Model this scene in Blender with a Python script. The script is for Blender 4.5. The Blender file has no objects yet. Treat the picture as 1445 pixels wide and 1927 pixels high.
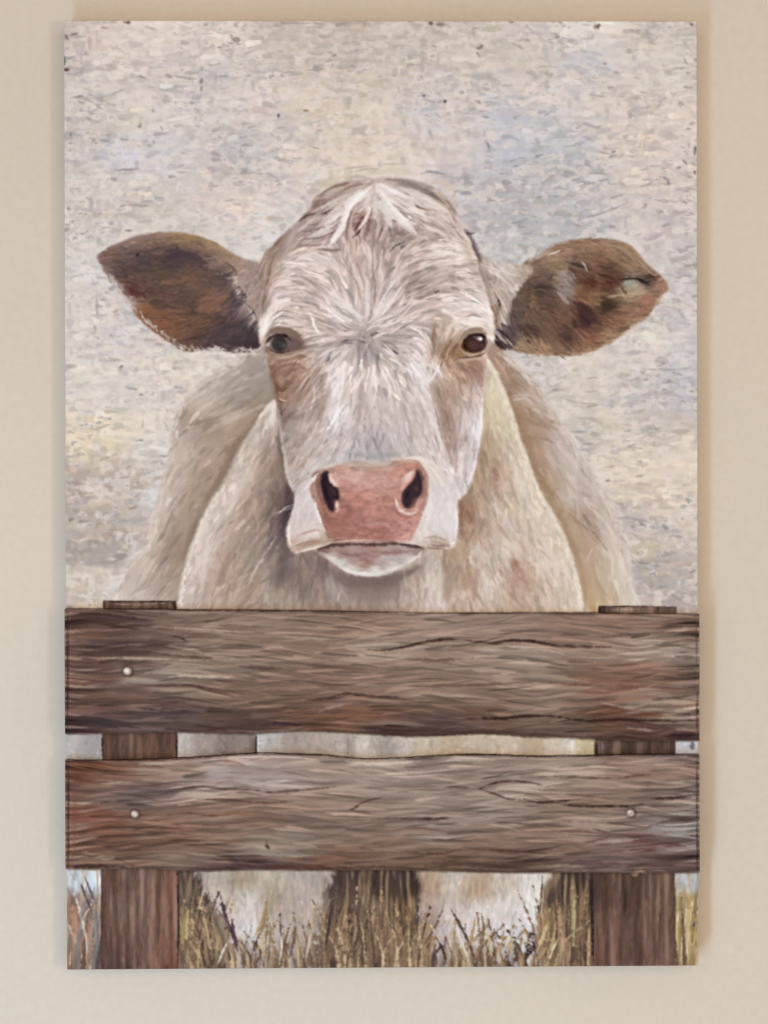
import bpy, math
import numpy as np

# ---------------------------------------------------------------- camera, light, exposure
sc = bpy.context.scene
S0 = bpy.context.scene.collection
cam_d = bpy.data.cameras.new("camera"); cam = bpy.data.objects.new("camera", cam_d); S0.objects.link(cam)
CAM_P = (-0.03120575, -1.96164783, 1.49490107)
CAM_R = (1.56487073, 0.00250514, -0.01702081)
LENS = 70.0
cam.location = CAM_P; cam.rotation_euler = CAM_R
cam_d.lens = LENS; cam_d.sensor_width = 36; cam_d.sensor_fit = 'AUTO'; cam_d.clip_start = 0.05; cam_d.clip_end = 60
sc.camera = cam
world = bpy.data.worlds.new("World"); sc.world = world; world.use_nodes = True
bgn = world.node_tree.nodes["Background"]; bgn.inputs[0].default_value = (0.345, 0.308, 0.282, 1); bgn.inputs[1].default_value = 1.0

def lamp(name, loc, aim, size, power, col):
    d = bpy.data.lights.new(name, 'AREA'); d.shape = 'RECTANGLE'; d.size, d.size_y = size; d.energy = power; d.color = col
    o = bpy.data.objects.new(name, d); S0.objects.link(o); o.location = loc
    v = np.array(aim)-np.array(loc); v = v/np.linalg.norm(v)
    from mathutils import Vector
    o.rotation_euler = Vector(v).to_track_quat('-Z', 'Y').to_euler(); return o
# daylight from a window on the left, warm room lamp on the right, added fills
lamp("window_light", (-0.56, -1.68, 0.62), (0, 0, 1.4), (0.2, 1.4), 17.0, (0.47, 0.70, 1.0))
lamp("room_fill", (0.1, -3.9, 1.75), (0, 0, 1.5), (3.4, 2.2), 76, (1.0, 0.85, 0.74))  # added large soft front fill, lessens the dark halo round the canvas
lamp("low_cool_fill", (-0.55, -1.25, 0.30), (-.1, 0, .9), (0.7, 0.4), 2.2, (0.22, 0.66, 1.0))  # added cool fill, no source of its own, tints the lower wall
lamp("room_lamp", (0.86, -2.4, 1.45), (0, 0, 1.5), (0.18, 0.3), 6.5, (1.0, 0.95, 0.70))
sc.view_settings.view_transform = 'Standard'; sc.view_settings.look = 'None'
sc.view_settings.exposure = 0.0; sc.view_settings.gamma = 1.0; sc.view_settings.use_curve_mapping = False

# ---------------------------------------------------------------- materials, wall
def mat(name):
    m = bpy.data.materials.new(name); m.use_nodes = True; n = m.node_tree.nodes; return m, n, m.node_tree.links, n["Principled BSDF"]

def put(name, verts, faces, material, parent=None, cols=None, smooth=True):
    me = bpy.data.meshes.new(name); v = np.asarray(verts, np.float32); f = np.asarray(faces, np.int32)
    me.vertices.add(len(v)); me.vertices.foreach_set("co", v.ravel())
    me.loops.add(f.size); me.loops.foreach_set("vertex_index", f.ravel())
    me.polygons.add(len(f)); me.polygons.foreach_set("loop_start", np.arange(0, f.size, 4, dtype=np.int32))
    me.update(calc_edges=True)
    me.polygons.foreach_set("use_smooth", np.full(len(f), smooth)); me.validate() if len(f) < 10 else None
    if cols is not None:
        a = me.color_attributes.new("pigment", 'FLOAT_COLOR', 'POINT')
        a.data.foreach_set("color", np.concatenate([cols, np.ones((len(cols), 1))], 1).astype(np.float32).ravel())
    me.materials.append(material)
    o = bpy.data.objects.new(name, me); S0.objects.link(o)
    if parent is not None: o.parent = parent
    return o

mw, n, L, b = mat("wall_paint")
tc = n.new("ShaderNodeTexCoord"); n1 = n.new("ShaderNodeTexNoise"); n1.inputs["Scale"].default_value = 3.0; n1.inputs["Detail"].default_value = 4
r1 = n.new("ShaderNodeValToRGB"); r1.color_ramp.elements[0].position = .3; r1.color_ramp.elements[1].position = .7
r1.color_ramp.elements[0].color = (0.634, 0.560, 0.458, 1); r1.color_ramp.elements[1].color = (0.662, 0.575, 0.468, 1)
L.new(tc.outputs["Object"], n1.inputs["Vector"]); L.new(n1.outputs["Fac"], r1.inputs[0])
# grain and a few faint scuffs
n2 = n.new("ShaderNodeTexNoise"); n2.inputs["Scale"].default_value = 130; n2.inputs["Detail"].default_value = 3
mx = n.new("ShaderNodeMix"); mx.data_type = 'RGBA'; mx.blend_type = 'OVERLAY'; mx.inputs[0].default_value = .08
L.new(tc.outputs["Object"], n2.inputs["Vector"]); L.new(r1.outputs[0], mx.inputs[6]); L.new(n2.outputs["Fac"], mx.inputs[7])
n3 = n.new("ShaderNodeTexNoise"); n3.inputs["Scale"].default_value = 26; n3.inputs["Detail"].default_value = 5; n3.inputs["Roughness"].default_value = .7
r3 = n.new("ShaderNodeValToRGB"); r3.color_ramp.elements[0].position = .68; r3.color_ramp.elements[1].position = .80
L.new(tc.outputs["Object"], n3.inputs["Vector"]); L.new(n3.outputs["Fac"], r3.inputs[0])
mx2 = n.new("ShaderNodeMix"); mx2.data_type = 'RGBA'; mx2.inputs[7].default_value = (.46, .41, .33, 1)
sm = n.new("ShaderNodeMath"); sm.operation = 'MULTIPLY'; sm.inputs[1].default_value = .3
L.new(r3.outputs[0], sm.inputs[0]); L.new(sm.outputs[0], mx2.inputs[0]); L.new(mx.outputs[2], mx2.inputs[6]); L.new(mx2.outputs[2], b.inputs["Base Color"])
n4 = n.new("ShaderNodeTexNoise"); n4.inputs["Scale"].default_value = 260; n4.inputs["Detail"].default_value = 4
bp = n.new("ShaderNodeBump"); bp.inputs["Strength"].default_value = .18; bp.inputs["Distance"].default_value = .001
L.new(tc.outputs["Object"], n4.inputs["Vector"]); L.new(n4.outputs["Fac"], bp.inputs["Height"]); L.new(bp.outputs[0], b.inputs["Normal"])
b.inputs["Roughness"].default_value = .75; b.inputs["Specular IOR Level"].default_value = .15
wall = put("wall", [(-4, 0, -0.2), (4, 0, -0.2), (4, 0, 3.6), (-4, 0, 3.6), (-4, .12, -0.2), (4, .12, -0.2), (4, .12, 3.6), (-4, .12, 3.6)],
           [(0, 1, 2, 3), (5, 4, 7, 6), (3, 2, 6, 7), (1, 0, 4, 5), (0, 3, 7, 4), (2, 1, 5, 6)], mw, smooth=False)
wall["kind"] = "structure"
# ---------------------------------------------------------------- paint engine
# The picture on the canvas is painted stroke by stroke into an array of pigment
# colours (unit = one pixel of a 1445 x 1927 layout), later carried by the vertices
# of the paint skin on the canvas.
PS = 0.86

PX0, PY0, PX1, PY1 = 112, 28, 1324, 1834
PW, PH = int((PX1-PX0)*PS), int((PY1-PY0)*PS)
rng = np.random.default_rng(7)
IMG = np.zeros((PH, PW, 3), np.float32) + 0.8
LAB = np.zeros((PH, PW), np.int16)          # which painted part each sample belongs to

def hx(s):
    s = s.strip('#'); return np.array([int(s[i:i+2], 16) for i in (0, 2, 4)], np.float32)/255.0

def spline(pts, closed=False, per=6):
    P = np.array(pts, float); n = len(P)
    if n < 3 and not closed:
        t = np.linspace(0, 1, per*2)[:, None]; return P[0]*(1-t)+P[-1]*t
    out = []
    rngi = range(n) if closed else range(n-1)
    for i in rngi:
        if closed: a, b, c, d = P[(i-1) % n], P[i], P[(i+1) % n], P[(i+2) % n]
        else: a, b, c, d = P[max(i-1, 0)], P[i], P[i+1], P[min(i+2, n-1)]
        t = (np.arange(per)/per)[:, None]
        out.append(0.5*((2*b)+(c-a)*t+(2*a-5*b+4*c-d)*t*t+(-a+3*b-3*c+d)*t**3))
    if not closed: out.append(P[-1][None])
    return np.vstack(out)

def box1(a, r, ax):
    n = a.shape[ax]; r = int(min(r, n//2-1))
    if r < 1: return a
    pad = [(0, 0)]*a.ndim; pad[ax] = (r+1, r)
    c = np.cumsum(np.pad(a, pad, mode='edge'), axis=ax, dtype=np.float64)
    s1 = [slice(None)]*a.ndim; s2 = [slice(None)]*a.ndim
    s1[ax] = slice(2*r+1, 2*r+1+n); s2[ax] = slice(0, n)
    return ((c[tuple(s1)]-c[tuple(s2)])/(2*r+1)).astype(np.float32)

def blur(a, sig):
    sx, sy = (sig, sig) if np.isscalar(sig) else sig
    for _ in range(3):
        a = box1(a, int(round(sx*PS)), 1); a = box1(a, int(round(sy*PS)), 0)
    return a

def polymask(pts, smooth=True, soft=0, rough=0):
    P = spline(pts, True, 5) if smooth else np.array(pts, float)
    if rough:
        k = len(P); P = P + rng.normal(0, rough, (k, 2))
    x = (P[:, 0]-PX0)*PS; y = (P[:, 1]-PY0)*PS
    m = np.zeros((PH, PW+2), np.float32)
    x2 = np.roll(x, -1); y2 = np.roll(y, -1)
    SS = 3
    r0 = max(0, int(y.min())-1); r1 = min(PH, int(y.max())+2)
    for r in range(r0, r1):
        for s in range(SS):
            yy = r+(s+.5)/SS
            k = ((y <= yy) & (y2 > yy)) | ((y2 <= yy) & (y > yy))
            if not k.any(): continue
            xs = np.sort(x[k]+(yy-y[k])/(y2[k]-y[k])*(x2[k]-x[k]))
            xs = np.clip(xs, 0, PW-1e-3)
            for a, b in zip(xs[::2], xs[1::2]):
                ia, ib = int(a), int(b)
                if ia == ib: m[r, ia] += (b-a)/SS
                else:
                    m[r, ia] += (ia+1-a)/SS; m[r, ib] += (b-ib)/SS
                    m[r, ia+1:ib] += 1.0/SS
    m = np.clip(m[:, :PW], 0, 1)
    if soft: m = blur(m, soft)
    return m

def bbox(m, pad=30):
    ys = np.where(m.max(1) > 0.01)[0]; xs = np.where(m.max(0) > 0.01)[0]
    return max(0, ys[0]-pad), min(PH, ys[-1]+pad), max(0, xs[0]-pad), min(PW, xs[-1]+pad)

def parse(s):
    out = []
    for tok in s.split(';'):
        tok = tok.split()
        if len(tok) >= 3: out.append((float(tok[0]), float(tok[1]), tok[2:]))
    return out

Q = 4
def idw(pts, vals, s=14.0, p=1.8, yscale=1.0):
    gy, gx = np.mgrid[0:PH+Q:Q, 0:PW+Q:Q]
    X = gx/PS+PX0; Y = gy/PS+PY0
    num = np.zeros(X.shape+(vals.shape[1],)); den = np.zeros(X.shape)
    for (a, b), v in zip(pts, vals):
        w = 1.0/(((X-a)**2+((Y-b)*yscale)**2+s*s)**p)
        den += w; num += w[..., None]*v
    return (num/den[..., None]).astype(np.float32)

def up(g):
    yy = np.arange(PH)/Q; xx = np.arange(PW)/Q
    y0 = yy.astype(int); x0 = xx.astype(int); fy = (yy-y0)[:, None, None]; fx = (xx-x0)[None, :, None]
    return (g[y0][:, x0]*(1-fy)*(1-fx)+g[y0+1][:, x0]*fy*(1-fx)+g[y0][:, x0+1]*(1-fy)*fx+g[y0+1][:, x0+1]*fy*fx).astype(np.float32)

def colfield(s, soft=14.0, p=1.8, ys=1.0):
    L = parse(s); return up(idw([(a, b) for a, b, _ in L], np.array([hx(c[0]) for _, _, c in L]), soft, p, ys))

def dirfield(s, soft=25.0):
    L = parse(s); v = np.array([(float(c[0]), float(c[1])) for _, _, c in L]); v /= np.linalg.norm(v, axis=1)[:, None]
    g = idw([(a, b) for a, b, _ in L], v, soft, 1.6); g /= np.linalg.norm(g, axis=2)[..., None]+1e-6
    return g

def lay(mask, colour):
    global IMG
    m = mask[..., None]; IMG = IMG*(1-m)+colour*m

def label(mask, k): LAB[mask > 0.5] = k

def strokes(mask, field, dg, n, L, W, con, alpha=0.8, batches=8, clip=None, spread=0.25, hue=0.02, jit=6, bias=0.0, edge=1.0, tint=None, curl=0.15):
    """n brush strokes seeded inside mask, colour from field (+ light/dark jitter con), running along dg."""
    global IMG
    pm = mask.ravel().astype(np.float64); cs = np.cumsum(pm); tot = cs[-1]
    idx = np.searchsorted(cs, rng.random(n)*tot); idx = np.minimum(idx, PH*PW-1)
    y = (idx//PW).astype(float)+rng.random(n); x = (idx % PW).astype(float)+rng.random(n)
    jx = np.clip(x+rng.normal(0, jit*PS, n), 0, PW-1).astype(int); jy = np.clip(y+rng.normal(0, jit*PS, n), 0, PH-1).astype(int)
    inm = mask[jy, jx] > 0.3
    jx = np.where(inm, jx, x.astype(int)); jy = np.where(inm, jy, y.astype(int))
    col = field[np.clip(jy, 0, PH-1), np.clip(jx, 0, PW-1)].astype(np.float64)
    d = rng.normal(bias, con, n)
    col = col*(1+d[:, None])+rng.normal(0, hue, (n, 3))*np.array([1, .5, 1.0])
    if tint is not None:
        T = np.array([hx(t) for t in tint]); k = rng.integers(0, len(T), n); f = rng.random(n)**2*0.5
        col = col*(1-f[:, None])+T[k]*f[:, None]
    col = np.clip(col, 0.03, 0.95)
    ln = L*PS*np.exp(rng.normal(0, .35, n)); wd = W*PS*np.exp(rng.normal(0, .3, n))
    ln = np.clip(ln, 0, L*PS*1.7); wd = np.clip(wd, 0, W*PS*1.6)
    K = int(max(4, math.ceil(L*PS*1.9))); J = int(max(1, math.ceil(W*PS*1.9)))
    by0, by1, bx0, bx1 = bbox(mask, int(L*PS*1.8)+6); bw, bh = bx1-bx0, by1-by0
    al = alpha*(0.5+rng.random(n))
    rot = rng.normal(0, spread, n); cu = rng.normal(0, curl, n)/K
    for b in range(batches):
        s = slice(b*n//batches, (b+1)*n//batches)
        px, py = x[s].copy(), y[s].copy(); m = len(px)
        st = ln[s]/K
        acc_i = []; acc_w = []; acc_c = []
        # start half a length back
        for k in range(K):
            gx = np.clip(px/Q, 0, dg.shape[1]-1).astype(int); gy = np.clip(py/Q, 0, dg.shape[0]-1).astype(int)
            v = dg[gy, gx]; a = rot[s]+cu[s]*k
            vx = v[:, 0]*np.cos(a)-v[:, 1]*np.sin(a); vy = v[:, 0]*np.sin(a)+v[:, 1]*np.cos(a)
            t = (k+.5)/K; prof = min(1.0, t*5)*(1-t)**0.6
            for j in range(J):
                o = ((j+.5)/J-.5)
                ox = px-vy*o*wd[s]*(0.35+prof); oy = py+vx*o*wd[s]*(0.35+prof)
                ix = ox.astype(int); iy = oy.astype(int)
                ix = ix-bx0; iy = iy-by0; ok = (ix >= 0) & (ix < bw) & (iy >= 0) & (iy < bh)
                # coverage deposited per sample
                wgt = al[s]*prof*(st*wd[s]/J+0.25)*(1-abs(o)*edge)
                acc_i.append(np.where(ok, iy*bw+ix, 0)); acc_w.append(np.where(ok, wgt, 0)); acc_c.append(None)
            px += vx*st; py += vy*st
        I = np.concatenate(acc_i); Wt = np.concatenate(acc_w); reps = len(acc_i)
        A = np.bincount(I, Wt, bh*bw).reshape(bh, bw)
        C = np.stack([np.bincount(I, Wt*np.tile(col[s][:, c], reps), bh*bw).reshape(bh, bw) for c in range(3)], 2)
        cov = 1-np.exp(-A*1.3)
        if clip is not None: cov = cov*clip[by0:by1, bx0:bx1]
        C = C/np.maximum(A, 1e-6)[..., None]
        cov = cov[..., None].astype(np.float32)
        IMG[by0:by1, bx0:bx1] = IMG[by0:by1, bx0:bx1]*(1-cov)+C.astype(np.float32)*cov

def dab(pts, w, col, a=1.0, soft=1.2, taper=True, ends=(0.15, 0.15)):
    """one brush stroke laid by hand along pts"""
    P = spline(pts, False, 8); P = (P-[PX0, PY0])*PS
    seg = np.linalg.norm(np.diff(P, axis=0), axis=1); t = np.concatenate([[0], np.cumsum(seg)]); Lt = max(t[-1], 1e-3)
    n = int(max(3, Lt/0.9)); tt = np.linspace(0, Lt, n)
    X = np.interp(tt, t, P[:, 0]); Y = np.interp(tt, t, P[:, 1]); u = tt/Lt
    r = np.full(n, w*PS/2)
    if taper: r = r*np.clip(np.minimum((u+ends[0]*.3)/max(ends[0]*2.2, .01), (1-u+ends[1]*.3)/max(ends[1]*2.2, .01)), 0.15, 1)
    pad = w*PS/2+soft+1
    x0, x1 = int(max(0, X.min()-pad)), int(min(PW, X.max()+pad+1)); y0, y1 = int(max(0, Y.min()-pad)), int(min(PH, Y.max()+pad+1))
    if x1 <= x0 or y1 <= y0: return
    gy, gx = np.mgrid[y0:y1, x0:x1].astype(np.float32)
    sd = np.full(gx.shape, 1e9, np.float32)
    for k in range(n):
        xa, xb = int(max(x0, X[k]-pad-1)), int(min(x1, X[k]+pad+2)); ya, yb = int(max(y0, Y[k]-pad-1)), int(min(y1, Y[k]+pad+2))
        if xb <= xa or yb <= ya: continue
        s = (slice(ya-y0, yb-y0), slice(xa-x0, xb-x0))
        sd[s] = np.minimum(sd[s], np.hypot(gx[s]-X[k]+.5, gy[s]-Y[k]+.5)-r[k])
    sd = sd+ROUGH[y0:y1, x0:x1]*min(.9, .12*w)
    al = (np.clip(0.5-sd/soft, 0, 1)*a)[..., None]
    c = hx(col) if isinstance(col, str) else col
    IMG[y0:y1, x0:x1] = IMG[y0:y1, x0:x1]*(1-al)+c*al

def dabs(text, soft=1.2, da=0.85, sm=0.0, am=1.0, wm=1.0):
    """lines 'width colour alpha | x y x y ...' """
    for ln in text.strip().splitlines():
        ln = ln.strip()
        if not ln or ln[0] == '#': continue
        h, p = ln.split('|'); h = h.split(); v = list(map(float, p.split()))
        dab([(v[i], v[i+1]) for i in range(0, len(v), 2)], float(h[0])*wm, h[1], (float(h[2]) if len(h) > 2 else da)*am, max(sm, float(h[3]) if len(h) > 3 else soft))

def blob(x, y, rx, ry, col, a=1.0, soft=0.5, rot=0.0):
    cx, cy = (x-PX0)*PS, (y-PY0)*PS; R = max(rx, ry)*PS*(1+soft)+2
    x0, x1 = int(max(0, cx-R)), int(min(PW, cx+R)); y0, y1 = int(max(0, cy-R)), int(min(PH, cy+R))
    gy, gx = np.mgrid[y0:y1, x0:x1].astype(np.float32); gx = gx-cx+.5; gy = gy-cy+.5
    c, s = math.cos(rot), math.sin(rot)
    d = np.hypot((gx*c+gy*s)/(rx*PS), (-gx*s+gy*c)/(ry*PS))
    al = (np.clip((1+soft/2-d)/max(soft, .02), 0, 1)*a)[..., None]
    al = al*al*(3-2*al)
    IMG[y0:y1, x0:x1] = IMG[y0:y1, x0:x1]*(1-al)+hx(col)*al

def fill(pts, col, a=1.0, soft=0, smooth=True):
    m = polymask(pts, smooth, soft)*a; lay(m, hx(col)); return m

def const_dir(dx, dy):
    g = np.zeros(((PH+Q-1)//Q+2, (PW+Q-1)//Q+2, 2), np.float32); n = math.hypot(dx, dy); g[..., 0] = dx/n; g[..., 1] = dy/n; return g

def near(m, r=2.0, gain=2.2):
    """a mask let out by a furry margin"""
    return np.clip(blur(m, r)*gain, 0, 1)

def noise(sx, sy, wave=0.0):
    k = int(wave > 0)*40
    n = rng.standard_normal((PH+2*k, PW)).astype(np.float32)
    n = box1(box1(n, int(sx*PS), 1), int(sx*PS*.6), 1); n = box1(box1(n, int(sy*PS), 0), int(sy*PS*.6), 0)
    if k:
        yy, xx = np.mgrid[0:PH, 0:PW]
        o = wave*PS*(np.sin(xx*.011+yy*.013)+.6*np.sin(xx*.027-yy*.021+1)+.4*np.sin(xx*.051+yy*.03+2))
        n = n[np.clip(yy+k+o, 0, PH+2*k-1).astype(int), xx]
    return (n-n.mean())/n.std()

def shade(mask, n, amt, col=None):
    """vary the pigment: darker/lighter by amt*n, or towards a colour where n is high"""
    global IMG
    if col is None: IMG = np.clip(IMG*(1+(mask*n*amt)[..., None]), 0, 1)
    else: lay(np.clip(n, 0, 1)*mask*amt, hx(col))

ROUGH = noise(1.8, 1.2)*.6+noise(5, 3)*.7
# ---------------------------------------------------------------- the picture
LEFT_EAR = [(185,482),(215,462),(254,446),(293,439),(337,437),(370,444),(404,457),(437,476),(462,488),(492,500),(500,560),(497,620),(492,650),(451,662),(409,657),(354,660),(326,646),(293,624),(262,597),(240,568),(218,540),(203,520),(194,500)]
RIGHT_EAR = [(982,500),(1002,489),(1024,473),(1046,461),(1074,453),(1115,450),(1151,452),(1179,460),(1198,475),(1218,500),(1237,515),(1251,531),(1255,546),(1237,562),(1229,577),(1212,599),(1184,616),(1157,638),(1129,652),(1096,664),(1060,667),(1018,666),(977,661),(955,650),(938,632),(950,600),(966,553)]
HEAD = [(709,335),(680,338),(650,342),(633,346),(610,362),(592,374),(588,390),(574,403),(558,420),(543,432),(519,455),(498,478),(488,505),(490,540),(492,580),(489,610),(490,640),(500,660),(508,690),(517,735),(524,780),(530,820),(537,875),(544,905),(556,930),(553,958),(544,986),(541,1008),(545,1028),(556,1038),(583,1032),(600,1036),(625,1056),(652,1074),(680,1082),(710,1082),(744,1073),(774,1058),(795,1040),(812,1027),(832,1032),(849,1028),(857,1014),(860,986),(858,953),(864,938),(880,918),(893,884),(901,848),(906,802),(911,733),(912,690),(916,655),(928,635),(926,600),(914,555),(900,514),(889,469),(872,434),(858,402),(848,382),(830,362),(806,348),(771,337),(740,334)]
BODY = [(520,640),(490,657),(466,664),(442,678),(414,698),(379,719),(348,750),(334,781),(324,816),(321,851),(310,892),(296,944),(285,985),(277,1030),(255,1045),(234,1072),(222,1110),(214,1180),(214,1440),(700,1440),(1120,1440),(1196,1190),(1190,1100),(1184,1040),(1166,982),(1149,944),(1121,899),(1093,854),(1070,815),(1048,788),(1021,737),(986,695),(950,668),(915,640),(700,600)]
CHEST_L = [(524,752),(500,768),(480,802),(452,844),(424,899),(393,951),(376,989),(359,1031),(345,1082),(338,1135),(336,1200),(640,1200),(680,1000),(560,900),(530,800)]
CHEST_R = [(913,672),(926,690),(938,709),(962,768),(976,820),(993,865),(1014,920),(1038,961),(1059,996),(1073,1041),(1088,1090),(1094,1130),(1096,1200),(640,1200),(640,1050),(860,900),(900,760)]

# --- 1. background scumble
BG = colfield("""200 80 d8ccc0;300 60 d9cfc4;400 90 dcd0c4;170 150 cdc5bb;230 230 d3cabd;215 298 c3c7da;190 310 cdcbcb;300 290 c9c8ce;450 290 babbbb;330 200 d2cdc8;480 190 d8ccc2
;400 130 c5bfc0;560 90 bfb5a8;600 70 c8bdb0;700 100 c4baae;600 200 d6c8b6;700 170 cfc4b4;800 220 c3c4cb;760 290 d8cbbd;880 100 c8beb2;850 200 cfc5bf;930 220 bcc3d3
;950 290 b9bfd0;900 350 b8b7be;960 400 b3b3ba;1000 110 c8c0b8;1100 110 bfc3cd;1090 60 dfdbd2;1200 80 cbc4b9;1260 130 ccc8bf;1150 180 d0c8c0;1250 230 dbcfc3;1180 270 d5c7b9
;1060 280 b9bec8;1100 330 babbc2;1200 340 d3c7be;1270 300 cfc6c0;1050 400 b3b6be;1230 430 c6bdbd;1290 450 c9c3c3;150 400 cfc6ba;300 390 c9c1b4;250 360 d4c9bb;450 390 dcccbd
;540 380 cdc5c5;480 440 d0cdc8;180 500 cfcbc7;160 600 d3c9be;220 640 cbc4c3;300 690 d9cdbb;160 700 d3c9ba;200 740 cfc6bc;270 730 cfc5b9;165 835 dccba6;190 815 d9cbaa;250 800 d7c9b5
;290 850 d0c9be;200 890 b5a392;150 910 a8968a;260 910 bba894;180 922 cbb9a5;230 960 bba999;290 930 cbcac6;170 1000 b3a08c;200 1040 9f9488;160 1030 a89a8a;250 1010 b9a695;180 1080 cbb8a0
;215 1100 d0cabc;160 1120 c5b49d;1290 600 c2bfc2;1230 640 d3ccc2;1100 700 cfc6b9;1000 690 c6c0bd;1200 740 c0bcbb;1270 740 b7b8c2;1290 690 bdbfca;1060 730 cbc2b4;1150 800 d1c5b2
;1100 830 bcb3a8;1250 800 bfb5a9;1150 870 d8c9b2;1200 900 dccbb3;1280 880 d8cab5;1230 950 dbc9b1;1185 985 b5aaa7;1220 1010 c9beb2;1215 1030 bfb394;1290 1000 cfc4b6;1240 1060 b3a69c
;1220 1090 a99b94;1290 1100 b5a9a2;1200 1130 c2b5a9;1290 1140 b0a39c;400 340 d2c5bd;350 330 c6c0bd;330 130 cfc5c0;650 300 dacbb6;560 310 d6c9bb;520 340 cfc4bf;500 240 c9c2be;1000 180 d5ccc5;1000 215 c2c5d0
;140 250 c8c0b8;140 350 cdc5ba;640 40 c0b2a4;540 45 bfb4a7;150 60 cbbcb2;700 240 d3c5b6;860 250 cfc4c0;840 310 cbc1c2;1010 330 b9bac0;1000 440 b5b6bb;1060 430 b3b6bd;160 440 cdc6c0;470 470 cdcbc7""", 22, 2.0, 1.25)
IMG[:] = BG
H0 = const_dir(1, 0.0); V0 = const_dir(0, 1); full = np.ones((PH, PW), np.float32)
full[int((1165-PY0)*PS):] = 0
strokes(full, BG, H0, 1500, 46, 13, .03, .8, 4, hue=.010, jit=16, spread=.08, edge=.4)
strokes(full, BG, V0, 900, 26, 10, .03, .7, 3, hue=.012, jit=20, spread=.08, edge=.4)
strokes(full, BG, H0, 2600, 26, 9, .04, .5, 5, hue=.012, jit=18, spread=.14, edge=.5, tint=['e6dacb','b9b7bd','cfc6d0','dccdb9'])
strokes(full, BG, V0, 1300, 14, 4.5, .045, .5, 4, hue=.012, jit=18, spread=.14, edge=.5)
nA = noise(20, 4.0, 3); nB = noise(8, 2.2, 2); nC = noise(4, 9, 2); nD = noise(46, 30); nE = noise(2.4, 1.4); nF = noise(6, 5, 3); nG = noise(14, 8, 6)
shade(full, nA, .013); shade(full, nB, .010); shade(full, nF, .012); shade(full, nG, .018)
busy = np.clip(.5+.45*nD, 0, 1.3)
yy, xx = np.mgrid[0:PH, 0:PW]; yy = yy/PS+PY0; xx = xx/PS+PX0
for bx, by, rx, ry, n in [(440,270,70,60,1.3),(320,130,90,40,.8),(520,330,60,40,.8),(1000,330,110,60,1.2),(960,400,70,60,1.2),(1240,330,60,60,1),(1000,60,90,30,1),(260,370,60,45,1),(200,980,80,90,1.3),(1240,1080,70,60,1.5),(1230,720,80,60,1.2),(1090,830,50,40,.9),(1180,870,50,30,.8),(170,200,40,90,1.2),(460,130,60,50,.9),(620,110,90,50,.9),(150,430,30,90,1),(1070,260,60,40,.8),(1010,700,60,50,1),(1295,300,25,300,1.2),(135,300,20,300,1.1)]:
    busy = np.maximum(busy, n*np.exp(-(((xx-bx)/rx)**2+((yy-by)/ry)**2)))
jag = nE*.35+nF*.45
strokes(full, BG, H0, 900, 30, 10, .02, .75, 3, hue=.01, jit=6, spread=.12, bias=.045, edge=.3, tint=['e4dbd2','ded4cb'])
strokes(full, BG, V0, 620, 22, 10, .02, .7, 3, hue=.01, jit=6, spread=.12, bias=.04, edge=.3, tint=['e4dbd2','dcd4ce'])
strokes(full, BG, V0, 260, 22, 8, .02, .5, 2, hue=.012, jit=6, spread=.12, bias=-.06, edge=.3, tint=['b3afb3'])
bm = np.clip(full*busy, 0, 1)
strokes(bm, BG, H0, 1300, 28, 9, .05, .8, 4, hue=.02, jit=8, spread=.16, bias=-.06, edge=.3, tint=['a7a3aa','b3aca2','a9a6b4','b5a99b'])
strokes(bm, BG, V0, 420, 20, 9, .05, .7, 2, hue=.02, jit=8, spread=.2, bias=-.05, edge=.3, tint=['a7a3aa','b3aca2'])
strokes(bm, BG, H0, 900, 30, 9, .03, .8, 3, hue=.015, jit=8, spread=.14, bias=.05, edge=.3)
strokes(bm, BG, H0, 420, 22, 5, .05, .7, 2, hue=.015, jit=8, spread=.2, bias=-.13, edge=.3, tint=['8d8993','8f877f'])
shade(full*busy, (nG*.9+nA*.6+jag-.8)*2.2, .26, 'b0aba9')
shade(full*busy, (nA*.9+nB*.5+jag-1.1)*2.2, .30, 'a39ea3')
shade(full*busy, (nB*.9-nG*.6+jag-1.2)*2.2, .26, 'a8a198')
shade(full*busy, (nC*.9+jag-nA*.3-1.5)*2.4, .36, '9d99a4')
shade(full, (nG*-.9+nF*.6+jag*.7-.8)*2.2, .42, 'e3dacf')
shade(full, (nC*.6-nA*.8+jag-1.1)*2.0, .30, 'dfd3c6')
shade(full*busy, (nB*.8+nE*.4+nF*.7-1.9)*2.0, .35, '857f87')
shade(full*busy, (nB*-.5+nE*.5+nF*.9-2.2)*2.0, .35, '78706e')
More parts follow.
